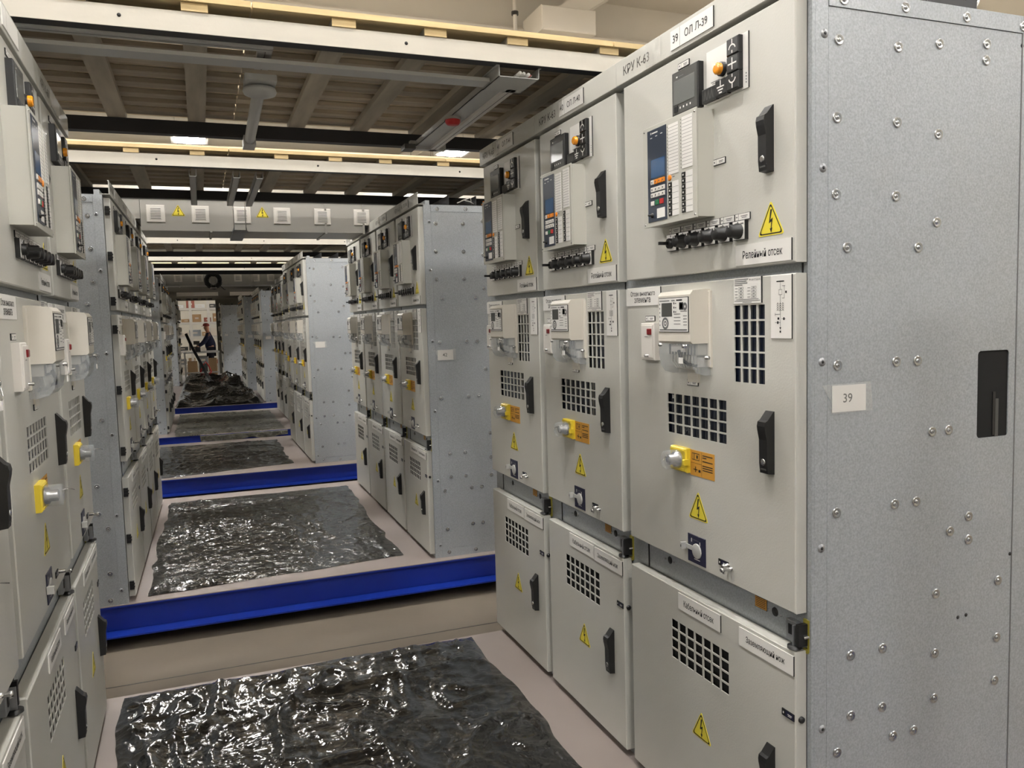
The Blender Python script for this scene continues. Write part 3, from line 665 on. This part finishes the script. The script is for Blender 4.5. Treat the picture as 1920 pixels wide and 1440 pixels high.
# ================================================================= BLOCK BASES (blue frame + floor plate)
def beam_prof(y, s):   # channel, s=+1 web outer face towards -y
    zt, zb = -.036, -.215
    return [(y-.0,zt),(y-.0,zt-.010),(y+.028,zt-.012),(y+.030,zb+.018),(y-.062,zb+.010),(y-.062,zb),(y+.075,zb),(y+.075,zt)]
def base(label, x0, x1, y0, y1, yw=0):
    T = thing('base_frame', label, 'frame', (0,y0,0), yw, 'blue steel base frames')
    m = MB(); m.extr(beam_prof(0,1), x0, x1, 'blue'); link(fix_normals(m.mesh('cross_beam')), 'cross_beam', T)
    m = MB(); m.extr([(-y,z) for y,z in beam_prof(0,1)][::-1], x0, x1, 'blue'); link(fix_normals(m.mesh('cross_beam')), 'cross_beam', T, (0,y1-y0,0))
    for x in (x0+.02, x1-.1): m = MB(); m.box(x,x+.08,.08,y1-y0-.08,-.215,-.036,'blue'); m.obj('side_beam', T)
    m = MB(); m.box(x0,x1,0,y1-y0,-.036,-.0305,'plate'); m.obj('floor_plate', T)
    for x in (x0+.3, (x0+x1)/2+.9, x1-.4):
        for y in (.35, y1-y0-.4): m = MB(); m.box(x,x+.14,y,y+.14,FZ,-.215,'wood'); m.box(x,x+.14,y+.01,y+.13,-.2155,-.036,'charcoal'); m.obj('support_block', T)
    return T
base('blue base frame with pinkish floor under the nearest cabinets', -3.32, 1.45, 1.2, 4.0)
base('blue base frame under the photographer and the added unseen cabinets behind', -3.3, 1.47, -2.1, .36)
base('blue base frame under the cabinets marked 42, across the first strip of concrete', -3.36, 1.47, 5.375, 8.62)
base('blue base frame under the group with the blank paper strip', -3.55, 1.22, 9.72, 12.75)
base('blue base frame half covered by hanging black film', -3.45, 1.4, 13.6, 17.3)
base('blue base frame in front of the heaped black film', -3.4, 1.3, 18.55, 31.9)

# ================================================================= BLACK FILM SHEETS
def vnoise(x, y, seed):
    rs = np.random.RandomState(seed); P = rs.rand(64,64)
    xi = np.floor(x).astype(int); yi = np.floor(y).astype(int); fx = x-xi; fy = y-yi; fx = fx*fx*(3-2*fx); fy = fy*fy*(3-2*fy)
    a = P[xi % 64, yi % 64]; b = P[(xi+1) % 64, yi % 64]; c = P[xi % 64, (yi+1) % 64]; e = P[(xi+1) % 64, (yi+1) % 64]
    return (a*(1-fx)+b*fx)*(1-fy)+(c*(1-fx)+e*fx)*fy
def ridged(x, y, seed): return 1-np.abs(2*vnoise(x,y,seed)-1)
def film(label, corners, amp, seed, m_='film', fine=1, step=.016, z0=-.0295, heap=None, drape=None, edge=.02, fold=None):
    (ax,ay),(bx,by),(cx,cy),(dx,dy) = corners      # near-left, near-right, far-right, far-left
    wx = max(abs(bx-ax), abs(cx-dx)); wy = max(abs(dy-ay), abs(cy-by)); nu, nv = int(wx/step)+1, int(wy/step)+1
    u, v = np.meshgrid(np.linspace(0,1,nu), np.linspace(0,1,nv))
    X = (ax*(1-u)+bx*u)*(1-v)+(dx*(1-u)+cx*u)*v; Y = (ay*(1-u)+by*u)*(1-v)+(dy*(1-u)+cy*u)*v
    # ragged edges
    e1 = (vnoise(Y*6,X*0+3,seed+1)-.5)*edge*2; X = X+e1*(np.exp(-u/.03)+np.exp(-(1-u)/.03)); e2 = (vnoise(X*5,Y*0+9,seed+2)-.5)*edge*2.4; Y = Y+e2*(np.exp(-v/.02)+np.exp(-(1-v)/.02))
    qx = X+.10*vnoise(X*3,Y*3,seed+3); qy = Y+.10*vnoise(X*3+7,Y*3+2,seed+4)
    mask = .35+.65*np.clip(vnoise(X*1.3,Y*1.3,seed+5)*1.8-.35,0,1)
    h = amp*mask*(.8*ridged(qx*3.2,qy*1.8,seed+6)**8+.55*ridged(qx*8,qy*5,seed+7)**8+.3*fine*ridged(qx*17,qy*13,seed+8)**6)
    h = h+amp*.35*vnoise(X*2,Y*2,seed+10)
    if heap:
        hp = vnoise(qx*1.1,qy*.55,seed+11)*.5+ridged(qx*2.0,qy*.8,seed+12)**2*.5; ed = np.minimum(1,np.minimum(np.minimum(u,1-u)/.04,np.minimum(v,1-v)/.03)); h = h+heap*(np.clip(hp-.15,0,1)*(.55+.45*v)+.35*np.clip(v*2-.6,0,1)*np.clip(u*1.6-.6,0,1))*ed
    ee = np.minimum(np.minimum(u,1-u)*wx, np.minimum(v,1-v)*wy); h = h*np.clip(.25+ee/.05,0,1)
    if fold:   # a strip folded back near the far edge
        for (v0, v1, hh) in fold: h = h+hh*np.clip((v-v0)/.012,0,1)*np.clip((v1-v)/.012,0,1)
    Z = z0+np.maximum(h,.0006)
    if drape:      # near rows hang down over the beam between u0..u1
        u0, u1, ln = drape; k = int(ln/step)
        for j in range(k):
            t = (k-j)*step; sel = (u[j] > u0) & (u[j] < u1)
            L_ = ln*(.55+.45*vnoise(X[j]*4,X[j]*0,seed+20)); d = np.minimum(t, L_)
            Z[j] = np.where(sel, -.031-d, Z[j]); Y[j] = np.where(sel, Y[k,0]*0+by-.012+.006*np.sin(X[j]*30+j*.3), Y[j])
            if not sel.all(): Y[j] = np.where(sel, Y[j], by+.004); Z[j] = np.where(sel, Z[j], z0+.001)
    vs = np.stack([X,Y,Z],-1).reshape(-1,3); idx = np.arange(nu*nv).reshape(nv,nu)
    fs = np.stack([idx[:-1,:-1],idx[:-1,1:],idx[1:,1:],idx[1:,:-1]],-1).reshape(-1,4)
    me = bpy.data.meshes.new('plastic_film'); me.from_pydata(vs.tolist(), [], fs.tolist()); me.materials.append(MATS[m_]); me.polygons.foreach_set('use_smooth', [True]*len(me.polygons)); me.update()
    o = link(me, 'plastic_film'); return tag(o, label, 'plastic film')
film('crumpled glossy black film on the floor between the nearest cabinets', ((-1.80,1.25),(-.20,1.25),(-.17,3.985),(-1.84,3.97)), .036, 11, 'film_near', fine=1)
film('dark film spread over the floor behind the first blue beam', ((-1.84,5.45),(-.16,5.64),(-.10,8.40),(-1.80,8.36)), .016, 31, fine=1.4, fold=[(.86,.97,.012)])
film('wrinkled dark film on the floor behind the second blue beam', ((-2.05,9.80),(-.46,10.10),(-.45,12.4),(-2.05,12.5)), .016, 51, fine=1.4)
film('greyish film on the fourth floor, hanging over its blue beam', ((-1.9,13.58),(-.20,13.58),(-.22,16.9),(-1.9,17.1)), .012, 71, 'film_grey', drape=(.22,1.01,.13))
film('heap of crumpled glossy black film in front of the far opening', ((-2.02,18.60),(-.23,18.60),(-.42,26.5),(-1.98,27.5)), .05, 91, 'film_near', heap=.40, step=.03, fine=1)

# ================================================================= ROOFS (steel frame, runners, planks)
def roof(label, y0, y1, x0=-3.5, x1=1.6, nrow=None, joints=(-1.2,.2)):
    T = thing('timber_roof', label, 'roof', (0,y0,FZ), 0, 'timber roofs over the aisle')
    zb, zt = 2.640-FZ, 2.708-FZ
    m = MB(); m.box(x0,x1,.004,.060,zb+.0005,zt,'charcoal'); m.box(x0,x1,0,.004,zb,zt,'cream'); m.obj('front_beam', T)
    k = 0
    for x in (-1.62, -.66, .3): m = MB(); m.lathe([(.0065,0),(.0065,-.0008)],(x,0,zb+.036),'y','ink',10); m.obj('bolt_hole', T)
    m = MB(); m.box(x0,x1,y1-y0-.06,y1-y0-.004,zb,zt,'charcoal'); m.box(x0,x1,y1-y0-.004,y1-y0,zb,zt,'cream'); m.obj('rear_beam', T)
    for x in (x0, x1-.06):
        m = MB(); m.box(x,x+.06,.06,y1-y0-.06,zb,zt,'charcoal'); m.obj('side_beam', T)
        for y in (0, y1-y0-.06): m = MB(); m.box(x,x+.06,y,y+.06,0,zb,'charcoal'); m.obj('post', T)
    rm = MB(); rm.box(0,.085,.0,y1-y0,0,.030,'runner'); rm = rm.mesh('runner')
    em = MB(); em.box(0,.085,-.006,.0,0.002,.029,'wood_light'); em = em.mesh('runner_end')
    for x in (-3.2,-2.75,-2.2,-1.80,-1.43,-.93,-.59,-.26,.14,.62,1.1):
        rr = link(rm, 'runner', T, (x,0.0,zt)); link(em, 'end_grain', rr)
    nrow = nrow or max(3, int((y1-y0)/.148)); pw = (y1-y0+.09)/nrow
    segs = [x0-.05]+list(joints)+[x1+.05]
    for a, b in zip(segs[:-1], segs[1:]):
        L_ = b-a-.006
        lo = MB(); lo.box(0,L_,0,pw*.46,0,.020,'wood'); lo = lo.mesh('plank'); li = MB(); li.box(0,L_,0,pw*.6,0,.020,'wood_light'); li = li.mesh('plank')
        hi = MB(); hi.box(0,b-a,0,pw*.80,0,.018,'wood_up_lit'); hi = hi.mesh('plank')
        for i in range(nrow):
            o = link(li if i == 0 else lo, 'plank', T, (a, -.018+i*pw+random.uniform(-.008,.008)*(i > 0), zt+.0305)); o.rotation_euler = (0,0,random.uniform(-.004,.004)*(i > 0))
            o = link(hi, 'plank', T, (a, -.018+i*pw+pw*.34+random.uniform(-.008,.008), zt+.0525)); o.rotation_euler = (0,0,random.uniform(-.003,.003))
    return T
roof('brown timber roof with white front beam above the nearest cabinets', 2.99, 4.585)
roof('brown timber roof with white front beam before the grey vented duct', 5.39, 6.78)
roof('brown timber roof with white front beam just behind the vented duct', 10.16, 12.0)
roof('narrow timber roof with white front beam beyond the second timber roof', 12.68, 14.2)
roof('timber roof with white front beam just before the far duct', 14.78, 15.9)

# ================================================================= BUS DUCTS
def vent_m():
    m = MB(); m.box(-.07,.07,-.010,0,-.07,.07,'white_plastic',.006); m.box(-.045,.045,-.013,-.010,-.050,.050,'white_plastic',.002)
    return m.mesh('vent_grille')
def slat_m(): m = MB(); m.box(-.038,.038,-.0145,-.013,-.0022,.0022,'ink_grey'); return m.mesh('slot')
def duct(label, y, vents, tris, dep=.54, coil=False):
    T = thing('bus_duct', label, 'duct', (0,y,2.452), 0, 'grey bus ducts across the aisle')
    z1 = .268
    xs = [-1.83,-1.36,-.42,-.02] if not coil else [-2.0,-1.3,-.5,-.1]
    joints = [-1.83,-1.30,-.36,-.03] if not coil else [-2.0,-1.75,-.45,-.06]
    for a, b in zip(joints[:-1], joints[1:]):
        m = MB(); m.box(a+.001,b-.001,0,dep,0,z1,'paint_duct'); o = m.obj('duct_section', T)
        m = MB(); m.box(b-.009,b+.009,-.010,dep+.01,-.010,z1+.012,'paint_duct'); m.obj('flange', o)
        n = max(2, int((b-a)/.16))
        for k in range(n): m = MB(); x = a+(k+.5)*(b-a)/n; m.lathe([(.006,0),(.006,-.010)],(x,-.006,z1+.004),'y','steel',8); m.obj('bolt', o)
    for a, b in ((joints[0]-.7,joints[0]-.002),(joints[-1]+.002,joints[-1]+.75)):
        m = MB(); m.box(a,b,0,dep,.094,z1,'paint_duct'); m.obj('end_box', T)
    m = MB(); m.box(joints[0]-.7,joints[-1]+.75,-.014,0,z1-.010,z1+.010,'paint_duct'); m.obj('top_flange', T)
    for x, z in vents:
        v = link(shared('vent', vent_m), 'vent_grille', T, (x,0,z))
        for k in range(7): link(shared('slot', slat_m), 'slot', v, (0,0,-.039+k*.013))
    for x, z in tris: link(shared('tri', tri_mesh), 'warning_triangle', T, (x,-.0005,z))
    return T
duct('long grey bus duct with six white vent grilles and two warning triangles', 7.20, [(-1.715,.135),(-1.375,.135),(-1.05,.135),(-.725,.135),(-.385,.135),(-.045,.135)], [(-1.545,.12),(-.885,.12)])
duct('far grey bus duct behind the black cable coil', 16.07, [(-1.76,.135),(-1.40,.135),(-.72,.135),(-.40,.135),(-.12,.135)], [], coil=True)
# hanging tray under the first duct
T = thing('hanging_tray', 'small galvanised tray hung on two thin rods under the vented duct', 'cable tray', (-1.085,6.88,2.40))
m = MB(); m.box(-.052,.052,0,.82,.024,.028,'galv_dark'); m.box(-.052,-.049,0,.82,.028,.046,'galv_dark'); m.box(.049,.052,0,.82,.028,.046,'galv_dark'); m.obj('tray', T)
for x in (-.045,.045):
    m = MB(); m.tube([(x,.02,.02),(x,.02,.31)], .004, 'steel', 6); m.obj('rod', T)
m = MB(); m.box(-.06,.06,.01,.035,.010,.024,'galv_dark'); m.obj('cross_bar', T)
# profile channels hanging from the second roof
for x, xl in ((-1.42,'left'),(-1.16,'middle'),(-1.02,'right')):
    m = MB(); m.box(-.022,.022,0,1.25,0,.004,'alu'); m.box(-.022,-.019,0,1.25,0,.045,'alu'); m.box(.019,.022,0,1.25,0,.045,'alu')
    o = m.obj('mounting_channel', loc=(x,5.47,2.594)); tag(o, f'{xl} of three metal channels running under the second timber roof', 'channel', 'channels under the second roof')

# ================================================================= TRAYS, CONDUITS AND DEVICES UNDER THE FIRST ROOF
T = thing('cable_tray', 'galvanised tray with cables along the right of the first timber roof', 'cable tray', (-.2,3.02,2.596))
m = MB(); m.box(-.085,.085,0,.20,0,.003,'alu'); m.box(-.085,-.082,0,.20,0,.045,'alu'); m.box(.082,.085,0,.20,0,.045,'alu'); m.box(-.095,-.082,0,.20,.042,.045,'alu'); m.box(.082,.095,0,.20,.042,.045,'alu'); m.obj('tray_end', T)
m = MB(); m.box(-.070,.060,.20,1.36,.016,.019,'alu'); m.box(-.070,-.067,.20,1.36,.016,.045,'alu'); m.box(.057,.060,.20,1.36,.016,.045,'alu'); m.obj('tray_run', T)
m = MB(); m.box(.012,.052,.16,1.40,.0,.016,'white_plastic'); m.box(.030,.033,.16,1.40,-.0006,.0,'ink_grey'); m.obj('cable_duct', T)
for k, (x, c) in enumerate(((.0,'wire_grey'),(.018,'wire_grey'),(.040,'white_plastic'),(.050,'red'),(.056,'wire_grey'))):
    m = MB(); m.tube([(x,-.012+.006*k,.016),(x-.004,.1,.014),(x+.003,.25,.026),(x,1.2,.026)], .008 if k < 3 else .004, c, 6); m.obj('cable', T)
m = MB(); m.box(-.10,.10,1.36,1.40,.0,.045,'alu'); m.box(-.14,-.08,1.33,1.42,-.006,.02,'dark_grey'); m.obj('tray_end_piece', T)
m = MB(); m.lathe([(.036,0),(.036,-.012),(.028,-.022),(.012,-.024)],(0,0,0),'z','red',18); m.lathe([(.04,0.0),(.04,.012)],(0,0,0),'z','white_plastic',18)
o = m.obj('fire_alarm', loc=(-.255,3.74,2.600)); tag(o, 'small red fire alarm sounder under the cable tray', 'alarm')
T = thing('lateral_channel', 'wide grey sheet channel crossing under the first timber roof', 'channel', (0,3.115,2.602))
m = MB(); m.box(-2.3,-.29,0,.085,.0,.003,'alu'); m.box(-2.3,-.29,.082,.085,.003,.018,'alu'); m.box(-2.3,-.29,0,.003,.003,.014,'alu'); m.obj('channel', T)
T = thing('conduit', 'grey cable conduit turning a corner beneath the first white beam', 'conduit', (0,3.055,2.634))
m = MB(); m.box(-2.3,-1.13,0,.045,0,.020,'alu'); m.box(-2.3,-1.13,.020,.023,-.0008,0,'ink_grey'); m.obj('conduit_run', T)
m = MB(); m.box(-1.18,-1.13,.045,.26,0,.020,'alu'); m.box(-1.156,-1.153,.045,.26,-.0008,0,'ink_grey'); m.obj('conduit_elbow', T)
T = thing('smoke_detector', 'round grey smoke detector on a square base beside the conduit', 'smoke detector', (-1.155,3.40,2.604))
m = MB(); m.box(-.06,.06,-.07,.05,-.004,.020,'alu',.0); m.obj('base', T)
m = MB(); m.lathe([(.030,0),(.062,-.006),(.066,-.018),(.060,-.030),(.030,-.040),(.012,-.041)],(0,.03,-.004),'z','alu',22); m.obj('head', T)
m = MB(); m.tube([(-1.145,3.49,2.622),(-1.15,3.49,2.618),(-1.135,4.46,2.618)], .026, 'alu', 10); m.box(-1.165,-1.105,4.45,4.60,2.592,2.638,'alu')
o = m.obj('light_tube'); tag(o, 'grey tube lamp running away from the smoke detector under the roof', 'tube')
# wires in the trough of cabinet 42
for k, (c, pts) in enumerate((('white_plastic',[(.30,5.47,2.475),(.36,5.50,2.500),(.40,5.49,2.490),(.44,5.5,2.47)]),('white_plastic',[(.33,5.47,2.49),(.40,5.48,2.515),(.42,5.5,2.47)]),('orange',[(.48,5.47,2.468),(.55,5.50,2.490),(.60,5.5,2.505)]),('orange',[(.5,5.50,2.495),(.57,5.49,2.47),(.6,5.5,2.468)]))):
    m = MB(); m.tube(pts, .004, c, 6); o = m.obj('loose_cable'); tag(o, ('white' if c != 'orange' else 'orange')+' loose cable '+('looping high' if k % 2 else 'lying low')+' in the trough on cabinet 42', 'cable', 'loose cables on cabinet 42')
m = MB(); m.lathe([(.03,0)],(0,0,0),'y','steel') if False else None
n = 24; R_, r_ = .022, .005; vs = [((R_+r_*math.cos(b))*math.cos(a), r_*math.sin(b), (R_+r_*math.cos(b))*math.sin(a)) for a in [2*math.pi*i/n for i in range(n)] for b in [2*math.pi*j/8 for j in range(8)]]
m.add(vs, [(i*8+j,((i+1) % n)*8+j,((i+1) % n)*8+(j+1) % 8,i*8+(j+1) % 8) for i in range(n) for j in range(8)], 'steel', True); m.lathe([(.009,0),(.009,.02)],(0,0,-.045),'z','steel',10)
o = m.obj('eye_bolt', loc=(.625,1.69,2.5)); tag(o, 'steel eye bolt on top of cabinet 39', 'eye bolt')
# cable coil in front of the far duct
T = thing('cable_coil', 'black cable coil hung on a wire frame before the far duct', 'cable coil', (-1.16,15.93,2.53))
rnd = random.Random(5); pts = []
for k in range(26*16):
    a = 2*math.pi*k/26; rr = .075+.062*(k/(26*16))+rnd.uniform(-.004,.004); pts.append((rr*1.12*math.cos(a), -.03+.06*((k//26) % 4)/4, rr*1.12*math.sin(a)))
pts += [(.12,-.03,-.10),(.18,-.03,-.16),(.21,-.03,-.17)]
m = MB(); m.tube(pts, .0085, 'black', 6); m.obj('cable', T)
for x in (-.04,.04): m = MB(); m.tube([(x,-.05,.22),(x,-.05,-.135),(x,.04,-.135)], .004, 'steel', 6); m.obj('frame_rod', T)
m = MB(); m.box(-.06,.06,-.055,.05,-.142,-.132,'white_plastic'); m.obj('frame_shelf', T)

# ================================================================= FAR END
T = thing('steel_roof', 'closed dark steel roof over the far blocks', 'roof', (0,17.2,FZ))
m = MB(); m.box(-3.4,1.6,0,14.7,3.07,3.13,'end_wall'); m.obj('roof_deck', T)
for x in (-3.4,1.54):
    for y in (0,14.6): m = MB(); m.box(x,x+.06,y,y+.06,0,3.07,'end_wall'); m.obj('post', T)
for x0, x1, nm in ((-2.05,-.86,'long'),(-.52,.2,'short')):
    t = thing('strip_light', f'{nm} pale strip light under the far steel roof', 'lamp', ((x0+x1)/2,26.6,2.66)); w = x1-x0
    m = MB(); m.box(-w/2,w/2,-.05,.05,.035,.11,'white_plastic'); m.obj('housing', t); m = MB(); m.box(-w/2,w/2,-.05,.05,0,.035,'white_plastic',.01); m.obj('diffuser', t)
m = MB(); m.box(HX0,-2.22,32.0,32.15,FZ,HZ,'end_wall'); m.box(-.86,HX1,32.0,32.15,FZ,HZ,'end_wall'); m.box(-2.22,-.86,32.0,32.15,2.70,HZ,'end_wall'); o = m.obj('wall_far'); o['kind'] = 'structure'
for k, x in enumerate((-2.2,-1.87,-1.62,-1.35,-1.12)): m = MB(); m.box(x,x+.16,31.98,32.0,2.72,2.78,'charcoal'); m.obj('vent_slot', o)
T = thing('storage_rack', 'tall pale storage rack with shelves beyond the far opening', 'shelf', (-1.55,37.0,FZ))
for x in (-.95,-.30,.42,1.2):
    for y in (-.12,.70): m = MB(); m.box(x,x+.11,y,y+.09,0,3.5,'rack'); m.obj('upright', T)
for z in (.35,.95,1.55,2.15,2.75): m = MB(); m.box(-.95,1.31,-.03,.70,z,z+.10,'rack'); m.obj('shelf', T)
rnd = random.Random(9)
cols = ['beige','box_card','galv_dark','brick','dark_grey','tan','label','galv']
NTH = ['first','second','third','fourth','fifth','sixth','seventh','eighth','ninth']
for zi, z in enumerate((.45,1.05,1.65,2.25,2.85)):
    x = -2.38; k = 0
    while x < -.5:
        w = rnd.uniform(.16,.5); h = rnd.uniform(.12,.42); c = rnd.choice(cols)
        m = MB(); m.box(0,w,0,.5,0,h,c,.01); m.box(w*.3,w*.7,-.004,.0,h*.4,h*.6,'beige'); o = m.obj('storage_box', loc=(x,37.02+rnd.uniform(0,.1),z+FZ+.0005))
        tag(o, f'{["pale","brown","grey","reddish","dark","tan","white","silver"][cols.index(c)]} goods box, {NTH[k]} from the left on the {["lowest","second lowest","middle","second highest","top"][zi]} rack shelf', 'box', 'goods on the storage rack'); k += 1
        x += w+rnd.uniform(.02,.12)
T = thing('workbench', 'steel workbench with white sheets in front of the worker', 'bench', (-1.44,28.2,-.03))
m = MB(); m.box(-.55,.55,-.3,.3,.90,.94,'alu'); m.obj('top', T)
for x in (-.53,.49):
    for y in (-.28,.24): m = MB(); m.box(x,x+.04,y,y+.04,0,.90,'alu'); m.obj('leg', T)
m = MB(); m.box(-.53,.53,-.26,-.22,.25,.29,'alu'); m.obj('crossbar', T)
m = MB(); m.box(-.49,.49,-.20,.24,.12,.14,'alu'); m.obj('lower_shelf', T)
m = MB(); m.box(0,.34,0,.26,0,.03,'label'); o = m.obj('paper_stack', loc=(-1.33,28.0,.9105)); tag(o, 'white paper stack lying on the far workbench', 'paper')
m = MB(); m.box(0,.16,0,.2,0,.16,'charcoal',.02); m.tube([(.02,.1,.16),(.08,.1,.22),(.14,.1,.16)],.01,'black',6); o = m.obj('tool_case', loc=(-1.62,28.0,.9105)); tag(o, 'dark tool case standing on the far workbench', 'case')
for x, w, h, c, lb in ((-1.88,.30,.50,'box_card','brown carton on the lower shelf of the far workbench'),(-1.53,.26,.42,'dark_grey','dark crate on the lower shelf of the far workbench'),(-1.24,.26,.58,'box_card','tall brown carton at the right of the lower bench shelf')):
    m = MB(); m.box(0,w,0,.34,0,h,c,.01); m.box(w*.45,w*.55,-.001,.34,h,h+.001,'beige'); o = m.obj('carton', loc=(x,28.03,.1105)); tag(o, lb, 'box')
pts = [(-1.50,26.9,.30),(-1.42,26.9,.52),(-1.33,26.92,.62),(-1.25,26.9,.50),(-1.18,26.9,.30),(-1.3,26.9,.22),(-1.48,26.9,.24)]
m = MB(); m.tube(pts, .022, 'red', 8); o = m.obj('hose'); tag(o, 'red hose looped over the heaped black film', 'hose')
m = MB(); m.tube([(-1.86,27.3,1.50),(-1.72,27.1,1.12),(-1.55,26.9,.75),(-1.40,26.7,.42),(-1.26,26.4,.10)], .045, 'black', 10); o = m.obj('bent_hose'); tag(o, 'black hose leaning across the view of the far opening', 'hose')

# ---------------------------------------------------------------- worker
def skin_body(name, verts, edges, radii, matn, parent=None, root=0, sub=2):
    me = bpy.data.meshes.new(name); me.from_pydata(verts, edges, []); me.materials.append(MATS[matn]); o = link(me, name, parent)
    sk = o.modifiers.new('skin', 'SKIN'); sk.use_smooth_shade = True
    for i, r in enumerate(radii):
        d = me.skin_vertices[0].data[i]; d.radius = r if isinstance(r, tuple) else (r, r); d.use_root = (i == root)
    sb = o.modifiers.new('sub', 'SUBSURF'); sb.levels = sub; sb.render_levels = sub
    return o
PER = thing('person', 'worker in a dark navy jacket bending over the far workbench', 'person', (-1.13,28.75,-.03), 0)
# faces -x (to the left), slightly towards the camera
V = [(0,0,.98),(-.02,0,1.22),(-.06,-.01,1.46),(-.08,-.01,1.58),(-.11,-.02,1.70),(-.12,-.02,1.79),
     (-.06,-.20,1.48),(-.20,-.30,1.24),(-.42,-.32,1.09),(-.50,-.32,1.05),
     (-.06,.20,1.48),(-.22,.28,1.24),(-.42,.20,1.08),(-.50,.18,1.04),
     (0,-.10,.94),(-.02,-.11,.50),(.02,-.12,.08),(-.14,-.12,.03),(0,.10,.94),(-.02,.11,.50),(.02,.12,.08),(-.14,.12,.03)]
E_ = [(0,1),(1,2),(2,3),(3,4),(4,5),(2,6),(6,7),(7,8),(8,9),(2,10),(10,11),(11,12),(12,13),(0,14),(14,15),(15,16),(16,17),(0,18),(18,19),(19,20),(20,21)]
RD = [(.13,.15),(.12,.15),(.12,.16),.055,.095,.085,.065,.050,.036,.034,.065,.050,.036,.034,.085,.065,.05,.04,.085,.065,.05,.04]
body = skin_body('body', V, E_, RD, 'skin', PER)
V2 = [(0,0,.95),(-.02,0,1.22),(-.06,-.01,1.46),(-.075,-.01,1.545),(-.06,-.20,1.48),(-.20,-.30,1.24),(-.40,-.32,1.10),(-.06,.20,1.48),(-.22,.28,1.24),(-.40,.21,1.09)]
skin_body('jacket', V2, [(0,1),(1,2),(2,3),(2,4),(4,5),(5,6),(2,7),(7,8),(8,9)], [(.165,.20),(.155,.19),(.15,.19),.075,.085,.068,.052,.085,.068,.052], 'jacket', PER)
V3 = [(0,0,.98),(0,-.10,.94),(-.02,-.11,.50),(.02,-.12,.10),(0,.10,.94),(-.02,.11,.50),(.02,.12,.10)]
skin_body('trousers', V3, [(0,1),(1,2),(2,3),(0,4),(4,5),(5,6)], [(.15,.17),.11,.085,.07,.11,.085,.07], 'trousers', PER)
m = MB(); m.lathe([(.098,0),(.104,.03),(.092,.075),(.05,.10),(.01,.105)],(-.118,-.02,1.765),'z','cap',16); m.box(-.27,-.16,-.09,.05,1.765,1.778,'cap'); link(fix_normals(m.mesh('cap')), 'cap', PER)
m = MB()
for y in (-.055,.015): m.lathe([(.010,0),(.008,-.006),(.002,-.008)],(-.203,y,1.735),'x','ink',8)
m.add([(-.203,-.035,1.725),(-.203,-.005,1.725),(-.232,-.02,1.70),(-.200,-.02,1.695)],[(0,1,2),(0,2,3),(1,3,2)],'skin'); m.box(-.206,-.198,-.045,.005,1.668,1.675,'cap'); link(m.mesh('face'), 'face', PER)
for y0, base_ in ((-.32,9),(.18,13)):
    hx, hz = (-.50,1.05) if base_ == 9 else (-.50,1.04)
    hv = [(hx,y0,hz)]; he = []; hr = [.030]
    for q in range(4):
        yy = y0-.03+q*.02; L = (.07,.08,.075,.06)[q]; b = len(hv); hv += [(hx-.06,yy,hz-.005),(hx-.06-L*.6,yy,hz-.02),(hx-.06-L*.85,yy,hz-.045)]; he += [(0,b),(b,b+1),(b+1,b+2)]; hr += [.013,.010,.008]
    b = len(hv); sg = 1 if base_ == 9 else -1; hv += [(hx-.03,y0+sg*.04,hz-.01),(hx-.065,y0+sg*.055,hz-.03)]; he += [(0,b),(b,b+1)]; hr += [.013,.010]
    skin_body('hand', hv, he, hr, 'skin', PER, sub=1)
